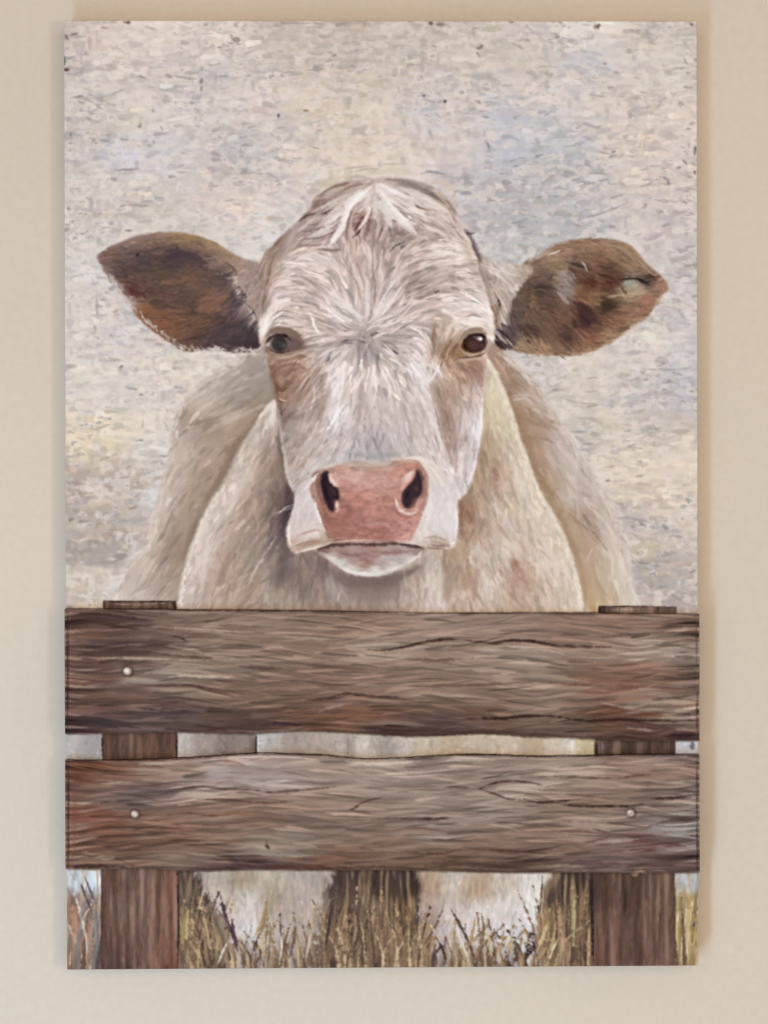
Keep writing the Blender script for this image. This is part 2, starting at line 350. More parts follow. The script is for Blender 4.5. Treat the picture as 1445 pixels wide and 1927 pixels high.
dabs("""
20 9f9488 .8 9| 160 1040 185 1030 210 1032
18 a1958a .7 9| 155 1050 185 1052 205 1048
12 a89a92 .6 5| 200 1022 175 1045 160 1060
6 c9b7a2 .7 3| 145 1015 180 1012 200 1018
10 dccdbb .8 3| 140 918 170 916 205 920
6 e0d5c6 .8 3| 150 922 180 924
12 b09c8d .7 5| 128 895 170 892 210 898
10 a8978b .6 5| 128 910 150 908
14 b8a590 .6 6| 150 960 200 955 250 965
26 c9cbcb .6 10| 283 925 278 950
16 cfcfc9 .6 8| 255 1035 240 1060
16 cfcfc6 .7 8| 215 1095 210 1115
16 e3cf9c .45 10| 185 800 170 820 160 850
34 c2c8d6 .35 16| 195 300 235 297
18 c0c8d4 .35 10| 280 290 310 280 320 250
30 bcc2d0 .3 16| 900 215 990 222
34 bcc4d2 .3 18| 940 290 1010 285
30 bcc3ce .3 14| 1050 120 1130 100
30 c1c6d3 .4 14| 1080 170 1110 165
24 e2e0da .6 8| 1092 50 1090 68
30 dfd3c9 .6 10| 1290 200 1275 250
8 9f9a94 .6 3| 1185 55 1215 68 1235 88
6 a7a29a .6 3| 1280 75 1300 95
5 908a87 .7 2| 975 75 1000 75
5 96908c .7 2| 960 80 985 92
5 9b9795 .6 2| 985 45 1005 62
10 a8a19a .5 4| 870 60 905 70
8 a39c97 .5 4| 880 80 900 90
3 8f7f7a .7 2| 985 38 1060 40
3 8f7f7a .7 2| 536 43 582 44
3 9b8b82 .5 2| 600 42 720 45
6 b0a79c .6 3| 610 55 700 60
6 aba49b .5 3| 600 112 720 114
5 b0a8a0 .5 3| 840 142 900 143
3 7f7b76 .7 2| 1108 178 1140 183
3 8f8b86 .6 2| 1160 183 1175 180
10 a9a298 .6 3| 1185 185 1205 182
3 8b7f7c .7 2| 318 141 345 146 372 149
4 7d7a80 .7 1.5| 310 141 325 145
7 70666c .8 1.5| 381 147 377 160
4 6f666a .7 1.5| 381 162 378 170
10 a09a98 .6 3| 362 184 380 182
3 7f7b80 .7 1.5| 365 205 380 208
4 7b3f3a .8 1| 570 208 582 208
4 4a4650 .9 1| 524 213 524 221
5 55505e .9 1| 795 179 799 182
6 3c3844 .95 1| 838 191 836 190
7 6b5f66 .9 1.5| 898 93 909 85
4 77707a .8 1.5| 896 97 902 105
4 7a767e .7 2| 905 218 920 222
4 6f6f7b .8 1.5| 915 268 920 276 918 286
5 a49d9f .6 2| 820 175 830 180
5 6d6267 .8 1.5| 259 240 265 236 264 231
3 7d6a62 .7 1.5| 190 265 208 264
4 8a8790 .7 2| 302 238 308 246
4 8d8f99 .7 2| 290 262 290 272
5 6c4f4a .95 1| 124 65 127 74
3 4a3b3b .95 1| 130 67 147 63
4 4a4228 1 1| 122 107 122 122
6 4a3029 1 1| 122 131 132 132
6 5c3f3a .9 1| 232 42 246 42
9 8a7b78 .9 2| 438 74 450 76
3 8a7f7a .7 1.5| 268 48 295 56
5 7f7479 .8 1.5| 138 185 155 180
4 77706f .7 2| 145 190 160 195
5 8a8388 .7 1.5| 150 205 157 209
4 6f676b .8 1.5| 133 248 134 255
3 87828a .7 1.5| 208 181 215 176 235 168
10 a9a49d .6 3| 312 175 312 198
5 8f8790 .7 2| 287 205 290 212
4 7f7480 .8 1.5| 214 322 226 320 262 318
6 8b8583 .8 2| 207 336 222 339
6 7b767e .8 2| 128 390 132 395
8 9b97a0 .7 3| 160 370 172 378 172 395
8 9ea1ad .7 3| 290 365 298 375 312 372
4 4b4641 .9 1.5| 228 388 237 386
12 a8a39a .7 4| 232 402 270 408
4 8c887f .7 2| 238 385 280 388
4 6f6a66 .8 1.5| 235 434 250 434
6 8b858a .7 2| 137 448 145 448
10 a5a6ad .6 3| 420 405 440 410 445 420
10 8f9496 .6 4| 455 322 470 318
6 8a8f92 .6 3| 430 315 442 320
3 8f8d8c .6 2| 335 325 362 325
3 7d4d3d .9 1| 806 42 812 43
6 6f5548 .9 1.5| 808 43 814 45
7 77604f .8 2| 820 44 838 46
4 5a4640 .8 1| 956 41 965 42
7 5b423c .9 1.5| 1124 52 1127 47
4 4f3d38 .9 1| 1298 46 1305 46
5 a49a95 .7 2| 1100 72 1112 73 1116 66
4 888593 .7 2| 1155 137 1163 137
5 7f7b83 .7 1.5| 1135 118 1140 122
3 5a524f .9 1.5| 1150 287 1157 285
3 86827f .7 1.5| 1120 285 1150 290
5 7a7683 .8 2| 1240 333 1255 338 1258 350
4 6d6a74 .8 1.5| 1283 300 1292 310
4 6d6a74 .8 1.5| 1273 318 1280 314
4 5e5360 .9 1.5| 1308 275 1306 292
4 5e5360 .9 1.5| 1306 322 1308 328
5 857f8d .8 2| 1284 378 1293 384
4 7f7b86 .7 1.5| 1210 380 1215 388 1205 392
3 86838c .7 1.5| 1296 400 1305 404
3 8d8886 .7 1.5| 1110 325 1145 327
5 82858c .7 2| 1096 342 1125 347
3 82858c .7 2| 1080 345 1100 341
3 86828c .7 1.5| 1090 412 1120 405 1175 384 1180 376
3 7b7787 .8 1.5| 1105 407 1118 406
3 6f7086 .8 1.5| 1040 370 1052 369
3 85838b .7 1.5| 1010 372 1020 370
3 9a93a0 .8 2| 1130 427 1165 425
3 8a8b92 .7 2| 955 420 985 419
3 8d8e95 .7 2| 975 443 1000 438
4 8a8d96 .7 2| 957 303 975 300
3 7b6f60 .5 1.5| 1205 352 1225 345
4 8f8780 .6 2| 1200 352 1212 348
14 b4afb6 .6 4| 1245 412 1295 425
8 aaa8b4 .6 3| 215 640 235 650
10 aeabb4 .5 4| 245 634 258 640
6 8f8a97 .8 2| 225 690 228 696
5 6d6264 .9 1.5| 228 690 231 689
10 a7a3a8 .6 3| 225 697 240 705
3 7d7a78 .8 1.5| 240 730 260 733
5 5e565a .9 1.5| 264 742 268 743
4 6b6b68 .8 1.5| 260 828 270 828
2 7d6d68 .7 1.5| 270 790 268 805
5 87868c .6 2| 325 730 345 728
3 938f98 .8 1.5| 182 555 184 580 182 600
4 8f8b99 .8 1.5| 178 610 182 625
4 96909a .5 2| 183 590 186 586
5 9a979c .6 2| 310 795 318 812
3 6f6a70 .8 1.5| 302 857 315 858 322 850
8 9a959b .6 3| 300 866 308 876
6 8d7f76 .7 2| 258 905 262 912
4 8f8078 .7 2| 225 900 245 896
5 7f7067 .8 2| 130 980 140 976
3 e0d6c6 .8 2| 135 1015 150 1018 165 1012
4 d9cab4 .7 2| 145 1092 175 1094 200 1090
3 a08a78 .6 2| 130 1088 160 1094
3 8c8480 .7 2| 1205 694 1260 696 1300 692
3 85807e .7 2| 1235 688 1245 688
3 918b87 .7 2| 1095 738 1130 735
3 8f8a88 .7 2| 1100 712 1125 710
3 8a8683 .7 2| 1055 748 1080 756 1135 762
4 8d8886 .6 2| 1035 733 1050 735
5 9a98a2 .6 3| 1205 744 1250 740 1290 750
3 7d7c82 .7 2| 1065 814 1100 812
4 808087 .7 2| 1070 825 1090 822
3 a19689 .6 2| 1080 785 1130 790
3 857b73 .7 2| 1140 880 1160 876
4 857b73 .7 2| 1198 868 1208 870
3 8f8880 .7 2| 1195 897 1210 895
4 6f6661 .9 1.5| 1138 905 1147 904
3 9a9084 .6 2| 1150 905 1185 905
3 80777a .8 1.5| 1153 942 1157 950 1161 965
6 968c90 .8 2| 1165 975 1195 977 1220 982
4 7d7478 .8 2| 1200 982 1215 990
3 8a8080 .7 2| 1180 1000 1200 1010
4 bfae80 .6 4| 1210 1030 1235 1028
2 8d8480 .7 1.5| 1187 1058 1186 1085 1190 1110
2 8d8480 .6 1.5| 1200 1060 1250 1065
4 948887 .7 2| 1195 1040 1215 1045
4 e0d8c8 .6 3| 1190 1045 1200 1050
2 8b8583 .7 1.5| 1245 517 1310 520
""", sm=2.2, am=.72)
dabs("""
14 c3b59d .7 3| 585 352 600 345 640 342
10 bcae98 .7 3| 580 362 600 356
8 cfc2a9 .8 3| 600 350 650 333 700 328
10 d2c5ab .7 4| 700 326 740 320 775 322
3 b3a893 .7 2| 660 325 690 318 720 318
3 a9a08c .6 2| 640 318 700 312
4 b8ab95 .6 2| 710 310 760 308
5 8b8f98 .8 2| 793 327 810 323 835 328
5 a1a4ab .7 3| 830 333 870 335 900 336
9 cdbfa3 .7 3| 815 342 835 345 850 360
8 c6b8a2 .6 3| 845 365 862 390
""")
label(full, 1)

# --- 2. shoulders and back of the cow
m = polymask(BODY, True, 1.2, .8)
F = colfield("""500 665 b0a59b;480 690 a89d93;450 700 b5a99f;400 720 c2b7ac;380 760 c3b3a5;440 740 a89c8f;500 720 a2958a;490 760 a0907f;350 800 c0aea0;400 800 a6917f;362 790 aa9788;430 780 c2b4a5
;460 800 ab927c;340 850 c5b5a7;400 850 b3a08e;440 850 a88d76;330 900 c2b0a1;380 910 ab9783;410 900 a68d79;310 950 c9bcb0;350 970 af9a87;380 950 b19a86;290 1010 c5b3a3;330 1030 a18c7a
;350 1010 a8927e;270 1060 c7b8aa;320 1080 af9d8c;340 1060 a48f7b;250 1120 c8baae;300 1130 b5a596;330 1130 b0a090;930 680 b09481;950 690 a98a74;985 705 c9bfb8;960 720 a88a72;990 740 b89f8f
;1020 760 c6bab1;975 780 aa8c70;1010 800 b59883;1050 820 c4b6ac;990 830 ab8d70;1040 860 c7b9b0;1020 870 b0927a;1080 880 c2b7b0;1030 920 b19777;1070 930 c4b7ad;1110 930 c3b5ac;1060 970 b59b7c
;1100 980 b69d8a;1140 980 c4b8ad;1080 1020 ba9f80;1100 1020 bf9f8a;1150 1030 cdc2b4;1100 1080 bfa27f;1130 1070 c5b098;1170 1080 cfc6b8;1110 1130 bfa377;1150 1130 c6b193;1180 1130 d0c8ba
;150 1400 b0a79f;400 1400 a8988c;600 1400 b0a398;800 1400 c0b29e;1000 1400 c4b49c;1100 1400 b9a57c;400 660 c0b4a8;1200 1000 cabfb4""", 12, 1.9)
lay(m, F)
D = dirfield("""480 690 -.8 .5;420 720 -.85 .5;380 780 -.8 .6;440 780 -.85 .5;350 860 -.5 .8;400 880 -.6 .8;310 950 -.4 .9;360 980 -.5 .85;330 1050 -.6 .8;260 1100 -.6 .8
;930 690 .5 .8;980 730 .7 .6;1020 780 .75 .6;1050 860 .6 .8;1100 930 .6 .8;1080 1000 .4 .9;1150 1000 .4 .9;1120 1100 .3 .95;1180 1100 .1 1""")
cl = near(m); strokes(m, F, D, 2600, 38, 9, .045, .5, 5, clip=cl, jit=9, spread=.2, hue=.008)
strokes(m, F, D, 3600, 20, 4, .045, .45, 6, clip=cl, jit=6, spread=.3, hue=.008)
strokes(m, F, D, 1200, 14, 2.2, .05, .5, 3, clip=cl, jit=4, spread=.35, bias=.05)
strokes(m, F, D, 700, 34, 6, .03, .6, 3, clip=cl, jit=4, spread=.2, bias=.10, hue=.004)
strokes(m, F, D, 600, 32, 6, .03, .55, 3, clip=cl, jit=4, spread=.2, bias=-.10, hue=.006)
label(m, 2)

# --- 3. chest
mc = np.maximum(polymask(CHEST_L, True, .8, .8), polymask(CHEST_R, True, .8, .6))
C = colfield("""518 765 d8cfc6;510 780 d5cbc2;500 800 cfc4b9;490 830 cdbfb3;530 830 9a8478;520 800 a89588;460 870 cfc2b4;490 870 c5b0a0;520 880 a0897a;430 930 d2c6ba;470 940 baa18f;520 940 8f7b70;545 930 5f4f50;548 960 54454c
;400 980 d1c5ba;450 990 b79f8f;500 990 a28c7e;530 990 75656a;380 1040 cebfb5;430 1050 baa08e;490 1040 9f9082;540 1060 8f7d74;360 1110 cbbcb3;410 1110 bfa896;440 1090 b89d8b;470 1100 ad9684;530 1110 a8998a
;590 1080 9c8579;600 1120 a88f83;550 1130 b2a190;610 1055 917c74;630 1090 b5a69e;690 1100 a38980;690 1130 a89488;740 1090 a38e86;780 1080 c0a899;820 1060 cabdb0;800 1120 cbb8ab;828 1120 d5cbc0;828 1080 cfc4b8
;930 740 d3cbae;920 760 c9be9c;940 800 cfc3a8;915 830 b9a386;905 860 b39c80;960 850 d1c5b0;980 870 dcd2c0;890 900 b3987d;930 900 c3ae9b;970 930 cdbda9;1000 930 d6cab6;868 960 a07860;880 990 b08f78
;920 950 c6b3a2;970 1000 ccbaa8;1030 1000 cfc1ae;900 1030 cdc0b4;860 1030 b59b80;950 1040 cfc2b5;970 1065 b58e7b;1020 1060 cfbfae;1060 1060 d2c5b3;850 1060 b99e86;880 1080 b7967f
;920 1090 d3c7bb;960 1110 c4a893;1010 1110 cbb5a2;1060 1110 ccbba8;845 1110 c0a895;860 1130 c9b3a1;1085 1130 d6cbb8;935 880 bda089;420 1140 b8a08f;760 1130 b9a497;1040 980 d8cdbb;1075 1080 d8cdbb;910 700 c9bfae""", 11, 1.9)
lay(mc, C)
D = dirfield("""500 820 -.35 .9;460 880 -.5 .85;420 950 -.5 .9;400 1050 -.3 .95;480 1000 -.6 .8;470 1100 -.55 .8;560 1100 -.2 1;650 1100 0 1;750 1110 .1 1;830 1100 -.05 1;930 760 .2 1;960 860 .3 .9;920 950 .25 .95
;1000 980 .4 .9;950 1060 .4 .9;1050 1060 .25 .95;880 1060 .15 1;540 950 -.3 .95""")
cl = near(mc); strokes(mc, C, D, 2400, 36, 9, .045, .5, 5, clip=cl, jit=9, spread=.25, hue=.008)
strokes(mc, C, D, 3600, 20, 4, .045, .45, 6, clip=cl, jit=6, spread=.3, hue=.008)
strokes(mc, C, D, 1500, 14, 2.2, .05, .5, 3, clip=cl, jit=4, spread=.35, bias=.05)
strokes(mc, C, D, 650, 30, 6, .03, .6, 3, clip=cl, jit=4, spread=.25, bias=.09, hue=.004)
strokes(mc, C, D, 600, 30, 6, .03, .55, 3, clip=cl, jit=4, spread=.25, bias=-.10, hue=.006)
# pale furred rims of the chest folds
EL = [(524,754),(502,768),(482,800),(454,844),(426,899),(396,951),(378,989),(361,1031),(347,1082),(339,1135)]
ER = [(913,675),(926,692),(938,711),(960,768),(974,820),(991,865),(1012,920),(1036,961),(1057,996),(1071,1041),(1086,1090),(1093,1145)]
for E, sgn, cc in ((EL, -1, 'ddd4ca'), (ER, 1, 'e0d8c4')):
    P = spline(E, False, 14)
    for k in range(0, len(P)-1):
        for j in range(3):
            x, y = P[k]+rng.normal(0, 1.6, 2); tx, ty = (P[k+1]-P[k])/np.linalg.norm(P[k+1]-P[k])
            L = rng.uniform(5, 13); c = hx(cc)*(1+rng.normal(0, .04))
            a = sgn*rng.uniform(-.35, .45)
            dx = tx*math.cos(a)+ty*math.sin(a); dy = -tx*math.sin(a)+ty*math.cos(a)
            dab([(x-sgn*1.5, y), (x-sgn*1.5+dx*L, y+dy*L)], rng.uniform(2, 4), np.clip(c, 0, 1), .5, 1.5)
label(mc, 2)
dabs("""
28 6b5b58 .55 14| 562 960 545 1010 530 1060
42 84746b .5 18| 535 1060 560 1100 590 1130
30 7a6761 .5 12| 600 1060 640 1088 690 1098 745 1090 790 1066
34 8d7b71 .45 14| 650 1115 700 1120 760 1110
24 9c8570 .4 12| 848 1040 845 1090 842 1130
12 d8cdc0 .7 4| 826 1055 829 1100 825 1150
22 9a8374 .4 10| 503 810 498 860 480 930
26 8a766a .45 14| 529 830 526 890 520 950
14 887464 .5 7| 494 768 470 805 440 850 412 905 382 955 362 1000 346 1050
12 a08565 .45 6| 935 705 958 745 985 800 1003 865 1028 930 1056 985 1078 1030 1096 1085 1102 1140
16 a58f7d .4 8| 450 1000 430 1050 415 1110
14 a98f7c .4 7| 480 920 465 960 450 1000
12 d9cfc5 .5 6| 470 880 450 920 430 960
12 d9cec4 .5 6| 395 1010 385 1060 380 1110
12 dbd2c6 .5 6| 960 880 985 930 1010 980
12 dcd2c6 .5 6| 1010 1000 1040 1050 1055 1100
14 a98f78 .4 8| 905 900 915 960 918 1010
12 b09780 .4 7| 990 1080 1000 1110 1005 1140
10 efeadb .3 8| 930 700 950 760 965 810
22 d8d0b0 .5 12| 925 705 930 760 940 800
14 cabf9a .4 10| 917 740 918 780 916 800
12 a98f72 .55 8| 905 810 903 840 896 870
14 9f7560 .65 8| 872 935 866 965 862 985
10 a98671 .6 6| 935 875 930 905 938 935
8 9f7b69 .55 6| 928 880 936 905
9 d9cfc6 .5 5| 925 945 955 985 975 1010
10 b3866f .6 7| 962 1040 968 1060 974 1080
6 a57a66 .5 4| 968 1050 972 1068
7 b08c78 .5 5| 955 1095 962 1125
7 b08c78 .4 5| 880 1075 888 1110 895 1140
9 dcd3c9 .5 6| 900 1060 915 1095 925 1125
8 dad0c4 .5 5| 995 1020 1020 1060 1040 1090
9 d8cdbd .5 6| 940 1010 980 1040 1000 1060
5 e3dccf .5 4| 828 1060 829 1100 826 1150
5 9c7c66 .6 4| 838 1020 834 1060
8 5e4e58 .7 5| 548 935 540 965 528 1000
10 5b4b54 .55 8| 552 940 543 975 532 1010
14 6f6065 .5 10| 520 1010 495 1050
12 8c7669 .5 8| 527 830 530 880 535 920
7 7a645b .6 5| 524 800 528 840 534 880
5 cbb9a7 .6 3| 470 1090 490 1055 520 1010
4 d0bfb0 .6 2.5| 465 1110 480 1075 498 1050
4 cdbbab .5 2.5| 440 1130 452 1100 470 1075
5 a68d7d .5 3| 395 1130 420 1070 440 1030
6 a08672 .45 4| 405 1110 430 1060
7 d9cdc3 .6 3| 440 1000 455 985 462 972
4 9b8377 .6 2| 430 985 440 980
7 a48672 .5 4| 445 1150 470 1120 490 1090
10 9d9184 .5 7| 500 1100 520 1070 560 1050
5 7f6a62 .5 4| 600 1050 608 1090 612 1140
7 bab0aa .6 4| 620 1060 626 1100 628 1140
5 8a7170 .5 4| 640 1088 690 1098 740 1086
7 9a8078 .5 5| 660 1090 700 1100
4 d3c8bf .5 3| 760 1075 765 1110
# left shoulder
8 91847a .5 5| 400 790 450 765 490 740
7 8d7c70 .5 5| 360 800 400 785
6 c9bcae .5 4| 420 795 470 775 500 758
5 ccc0b4 .5 4| 380 770 420 745 470 725
5 8f7f70 .4 4| 440 830 470 815
6 cdc1b4 .6 4| 335 860 322 900 312 950
6 cfc4b8 .6 4| 300 960 292 1000 285 1020
5 95806f .5 4| 330 950 310 1000 290 1030
6 9a8572 .4 5| 355 920 330 960
5 c4b5a6 .5 4| 320 1090 350 1060 370 1030
10 8e7a68 .45 7| 448 855 430 890 410 925
8 92806f .4 6| 375 985 355 1030 344 1075
14 a18b76 .35 9| 500 780 470 820 450 850
5 c2b2a4 .4 4| 500 700 450 720 410 750
# right shoulder
5 d6cfca .6 3| 935 662 975 695 1010 735
4 958a8a .5 2.5| 985 695 1000 712 1022 740
5 cdc4bd .6 3| 960 755 990 750 1010 770
4 c9beb6 .6 2.5| 965 745 1000 745 1040 775
5 d2cac2 .5 4| 1040 780 1075 820 1100 862
7 a0805f .45 5| 955 740 975 790 990 840
8 a2835f .4 6| 1000 870 1030 920 1060 970
5 a17f6d .5 3| 1070 965 1090 985 1120 1005
3 957769 .5 2| 1115 1000 1145 1040
5 a98a74 .4 4| 1000 770 1025 800 1050 830
9 ba9c72 .4 7| 1085 1050 1100 1100 1110 1145
6 d5ccbf .6 4| 1150 1010 1165 1060 1180 1130
6 d8d0c6 .5 4| 1115 905 1145 955 1160 1000
""")
for k in range(40):
    x = rng.uniform(330, 500); y = 664+(500-x)*.15*rng.random()
for E in ([(500,664),(466,668),(442,682),(414,702),(379,723),(350,754),(337,783),(327,818),(323,853),(312,894),(298,946),(287,987),(278,1030),(257,1047),(237,1074),(224,1112),(218,1140)],
          [(950,672),(986,698),(1019,740),(1046,791),(1068,818),(1091,857),(1119,902),(1147,947),(1164,985),(1181,1042),(1187,1102),(1191,1145)]):
    P = spline(E, False, 10); right = E[0][0] > 700
    for k in range(260):
        i = rng.integers(0, len(P)-1); t = P[i+1]-P[i]; t = t/(np.linalg.norm(t)+1e-6); a = rng.normal(.15, .35)*(1 if not right else -1)
        d = np.array([t[0]*math.cos(a)-t[1]*math.sin(a), t[0]*math.sin(a)+t[1]*math.cos(a)]); p = P[i]+rng.normal(0, 3, 2); l = rng.uniform(10, 24)
        dab([tuple(p), tuple(p+d*l)], rng.uniform(2.5, 5), hx(['d8d0c7','cfc5bb','ddd6ce','c6baae'][rng.integers(4)]), .4, 2.5)
# --- 4. ears
me = polymask(LEFT_EAR, True, .7, .5)
E1 = colfield("""192 486 94786a;200 482 8a6a5c;254 470 6f5d57;300 460 7a5d50;340 443 ad8c62;300 444 a98e78;250 455 a08878;390 452 a9895f;430 475 b0966a;420 488 9d8070;280 490 5a4c4a;330 480 4f4149;380 485 5f4a4a;240 510 5f4a44
;300 520 67533f;360 530 7d5e4a;400 520 6e5648;430 520 5a4a48;230 525 6f4f44;250 545 6a352e;300 560 684b40;360 560 624d44;420 560 8a6650;400 570 8f6248;450 560 4a444c;275 585 9c653c;320 600 8e5f43;370 600 7d573f;430 600 5a474a
;470 610 4c4147;310 620 98623f;350 640 7b5540;400 640 5a4744;450 640 53434a;485 640 4a3b40;455 520 bda89c;480 540 b9a598;470 570 b3a096;485 590 b0a093;450 500 b29a86;480 510 b39d90;225 540 c2bbb2;245 565 bfb5aa;215 530 bdb5ae;490 560 b5a195""", 9, 2.0)
lay(me, E1)
D = dirfield("""210 485 -.9 .1;260 460 -.9 .3;330 450 -.95 .1;400 465 -.8 -.4;300 500 -1 .15;400 520 -.9 .1;250 530 -.9 -.2;300 560 -.9 .15;400 560 -.8 .4;300 600 -.95 .1;350 630 -.9 .3;420 620 -.7 .6;460 640 -.6 .7;460 530 -.7 .6;480 580 -.4 .8""")
cl = near(me, 1.2); strokes(me, E1, D, 900, 26, 6, .09, .6, 5, clip=cl, hue=.01, jit=5)
strokes(me, E1, D, 1500, 15, 2.6, .12, .55, 6, clip=cl, hue=.012, jit=3, spread=.3)
mr = polymask(RIGHT_EAR, True, .7, .5)
E2 = colfield("""990 500 9d846a;1000 500 8d7460;1030 480 b3977a;1050 478 a88468;1100 465 a8855f;1150 465 a68863;1190 485 ac8d6a;1215 510 a5866e;1040 500 9d8255;1080 500 6e5a4e;1060 515 a49c8c;1020 520 7d6553;1120 500 91684c;1140 510 6b4c3f;1170 508 86694c
;1240 530 b58868;1190 537 b5b090;1180 527 a9b0a0;1210 525 3a2a28;1160 526 5b3f33;1170 555 b39f6e;1200 550 b89c7c;1100 530 6b3b2a;1140 530 6f3a2a;1010 545 54403a;1060 545 a39a95;1090 550 8a5a35;1110 560 a07a4a;990 560 6f5a48;1020 570 6c5140
;1060 580 84604a;1090 580 5a3432;1140 575 473629;1180 580 a37a5c;1210 570 b47d60;1000 600 7a6250;970 600 6a5a50;1040 600 7f5a42;1100 600 4c2f30;1150 600 9a6a4c;1180 605 a87858;995 615 5a3f3a;960 625 5f4e4c;1030 630 84644a;1060 635 5c4038
;1110 625 946044;1140 635 b5905f;980 645 a88f66;1020 655 b08c62;1060 655 a5805f;1100 650 a37551;1160 640 b09068;955 640 8c7868;1050 560 7d5f50""", 8, 2.0)
lay(mr, E2)
D = dirfield("""1000 500 .9 -.4;1050 470 .95 -.2;1120 460 1 .1;1180 475 .7 .6;1100 500 .9 .5;1180 515 .9 .3;1050 530 .8 .6;1150 560 .95 -.1;1220 560 .7 -.3;1020 560 .9 -.1;1080 590 .7 .7;1150 610 .9 .3;1020 620 .7 .7;1080 640 .8 .6;980 640 .6 .8""")
cl = near(mr, 1.4); strokes(mr, E2, D, 900, 24, 5.5, .09, .6, 5, clip=cl, hue=.01, jit=5)
strokes(mr, E2, D, 1600, 15, 2.6, .14, .55, 6, clip=cl, hue=.012, jit=3, spread=.3)
dabs("""
# left ear: pale rim, dark folds, orange lights
5 9f8372 .7 2.5| 190 482 220 462 260 450 300 444
6 a68758 .8 2.5| 330 444 365 448 395 458
5 b49252 .7 2| 345 445 365 448
8 b3986d .7 3| 385 458 415 468 440 484
6 a9926c .7 3| 410 488 428 492
5 8f7158 .6 2| 330 455 370 468 405 478
3 6b5040 .7 1.5| 420 492 440 505 447 520
10 50424b .7 4| 305 488 340 480 375 488
6 4a3d46 .6 3| 320 470 350 475 370 482
5 5b4a48 .6 3| 250 478 290 470 310 466
4 3b2c30 .9 1.5| 256 482 262 478
6 5a4b50 .6 4| 250 490 300 500
5 6a5642 .6 3| 260 515 330 512 390 505
7 66302a .7 3| 238 545 262 550 275 560
6 722f2a .5 3| 245 550 265 562
7 9a6a4c .7 3| 300 534 330 527
6 94694c .6 3| 335 532 360 518
7 936546 .7 3| 380 583 410 570 435 555
5 9a7058 .6 2| 395 570 432 553
8 98602f .6 4| 268 582 290 590 310 592
7 9a6238 .6 3| 290 618 315 610 340 602
6 955f3e .6 3| 300 630 340 615
7 8a5c44 .5 4| 340 610 380 598
5 4a3b33 .7 3| 350 640 395 628
10 524349 .6 5| 400 630 440 612 470 600
8 443840 .6 4| 420 650 460 645 490 648
4 7a5c4c .7 2| 365 655 385 640 400 625
3 8a6c58 .7 1.5| 378 650 392 638
4 39303a .8 2| 448 562 470 578 483 600
3 333040 .7 2| 448 550 462 556
5 d9d3cb .7 2| 462 570 475 590 484 610
4 cfc9c4 .7 2| 444 545 455 552
5 c0b0a4 .7 2.5| 448 520 460 545 470 560
4 cabcb1 .6 2| 485 580 487 620
3 a08c80 .6 1.5| 466 500 480 530
# right ear
4 e3d9c4 .9 1.5| 1030 479 1042 476 1053 471
4 d9cdbd .7 2| 1000 492 1020 480 1035 474
5 b79a78 .7 2| 1030 490 1060 478 1090 475
8 a9875f .6 3| 1060 465 1110 460 1160 466
6 97734f .6 3| 1080 485 1120 475 1160 480
6 c0a07a .6 3| 1130 458 1170 468 1195 490
6 b1925f .6 3| 1140 480 1180 500 1210 510
4 c8a98c .6 2| 1190 478 1215 505 1240 525
6 8a6c4e .6 3| 1150 500 1180 512
5 523a33 .8 2.5| 1060 490 1090 500 1115 510
9 5d4238 .7 4| 1125 500 1145 508
5 4a302a .8 2| 1115 513 1145 522 1160 528
4 2f2220 .9 1.5| 1160 527 1190 524 1210 528 1222 538
7 33261f .85 2| 1200 527 1215 533
4 6c5a50 .7 2| 1190 520 1210 520
10 a5b0a2 .8 4| 1172 536 1188 532 1196 534
8 b5ae88 .7 3| 1150 544 1190 543 1205 540
5 cdbb93 .7 2| 1150 558 1180 554 1215 550
7 c3ad86 .6 3| 1140 560 1165 555
12 693525 .7 5| 1085 528 1110 530 1125 534
6 44231f .8 2| 1138 530 1150 534
8 a39c90 .5 4| 1045 512 1062 518 1075 522
10 a0948f .45 5| 1060 540 1070 550 1076 558
6 bdb3b2 .7 3| 1050 550 1062 565 1070 573
3 d9d0c8 .8 1.2| 1094 492 1100 500 1105 512
10 4b3a34 .6 5| 995 545 1020 540 1045 545
5 5d483c .6 3| 1040 515 1030 530
10 8b5c35 .6 5| 1085 552 1105 550
4 b08a5a .7 2| 1085 560 1110 575 1120 582
14 50302f .75 5| 1080 570 1100 580 1115 595
10 4b2b30 .75 4| 1090 592 1100 600 1108 608
9 4f2f2f .7 3| 1078 605 1084 615
9 463527 .8 4| 1128 570 1145 575 1150 582
12 46372a .7 4| 1135 568 1140 582
7 55352f .7 3| 990 610 1000 620
9 573c38 .6 4| 1048 625 1065 635 1078 645
4 b58a68 .6 2| 1080 620 1095 635 1100 650
4 bf9f70 .8 2| 1135 628 1165 636
4 b98f62 .7 2| 1120 640 1150 645
5 b28062 .6 2.5| 1190 570 1225 560 1245 550
5 b07a5a .6 2.5| 1200 590 1225 572
4 ba9a68 .8 2| 1015 632 1025 655 1035 665
4 b89860 .7 2| 1000 630 1012 650
5 b09a74 .7 2| 970 640 985 655 1000 664
3 2f2226 .8 1.5| 990 640 998 645
6 4a4038 .6 3| 972 610 985 625
""")
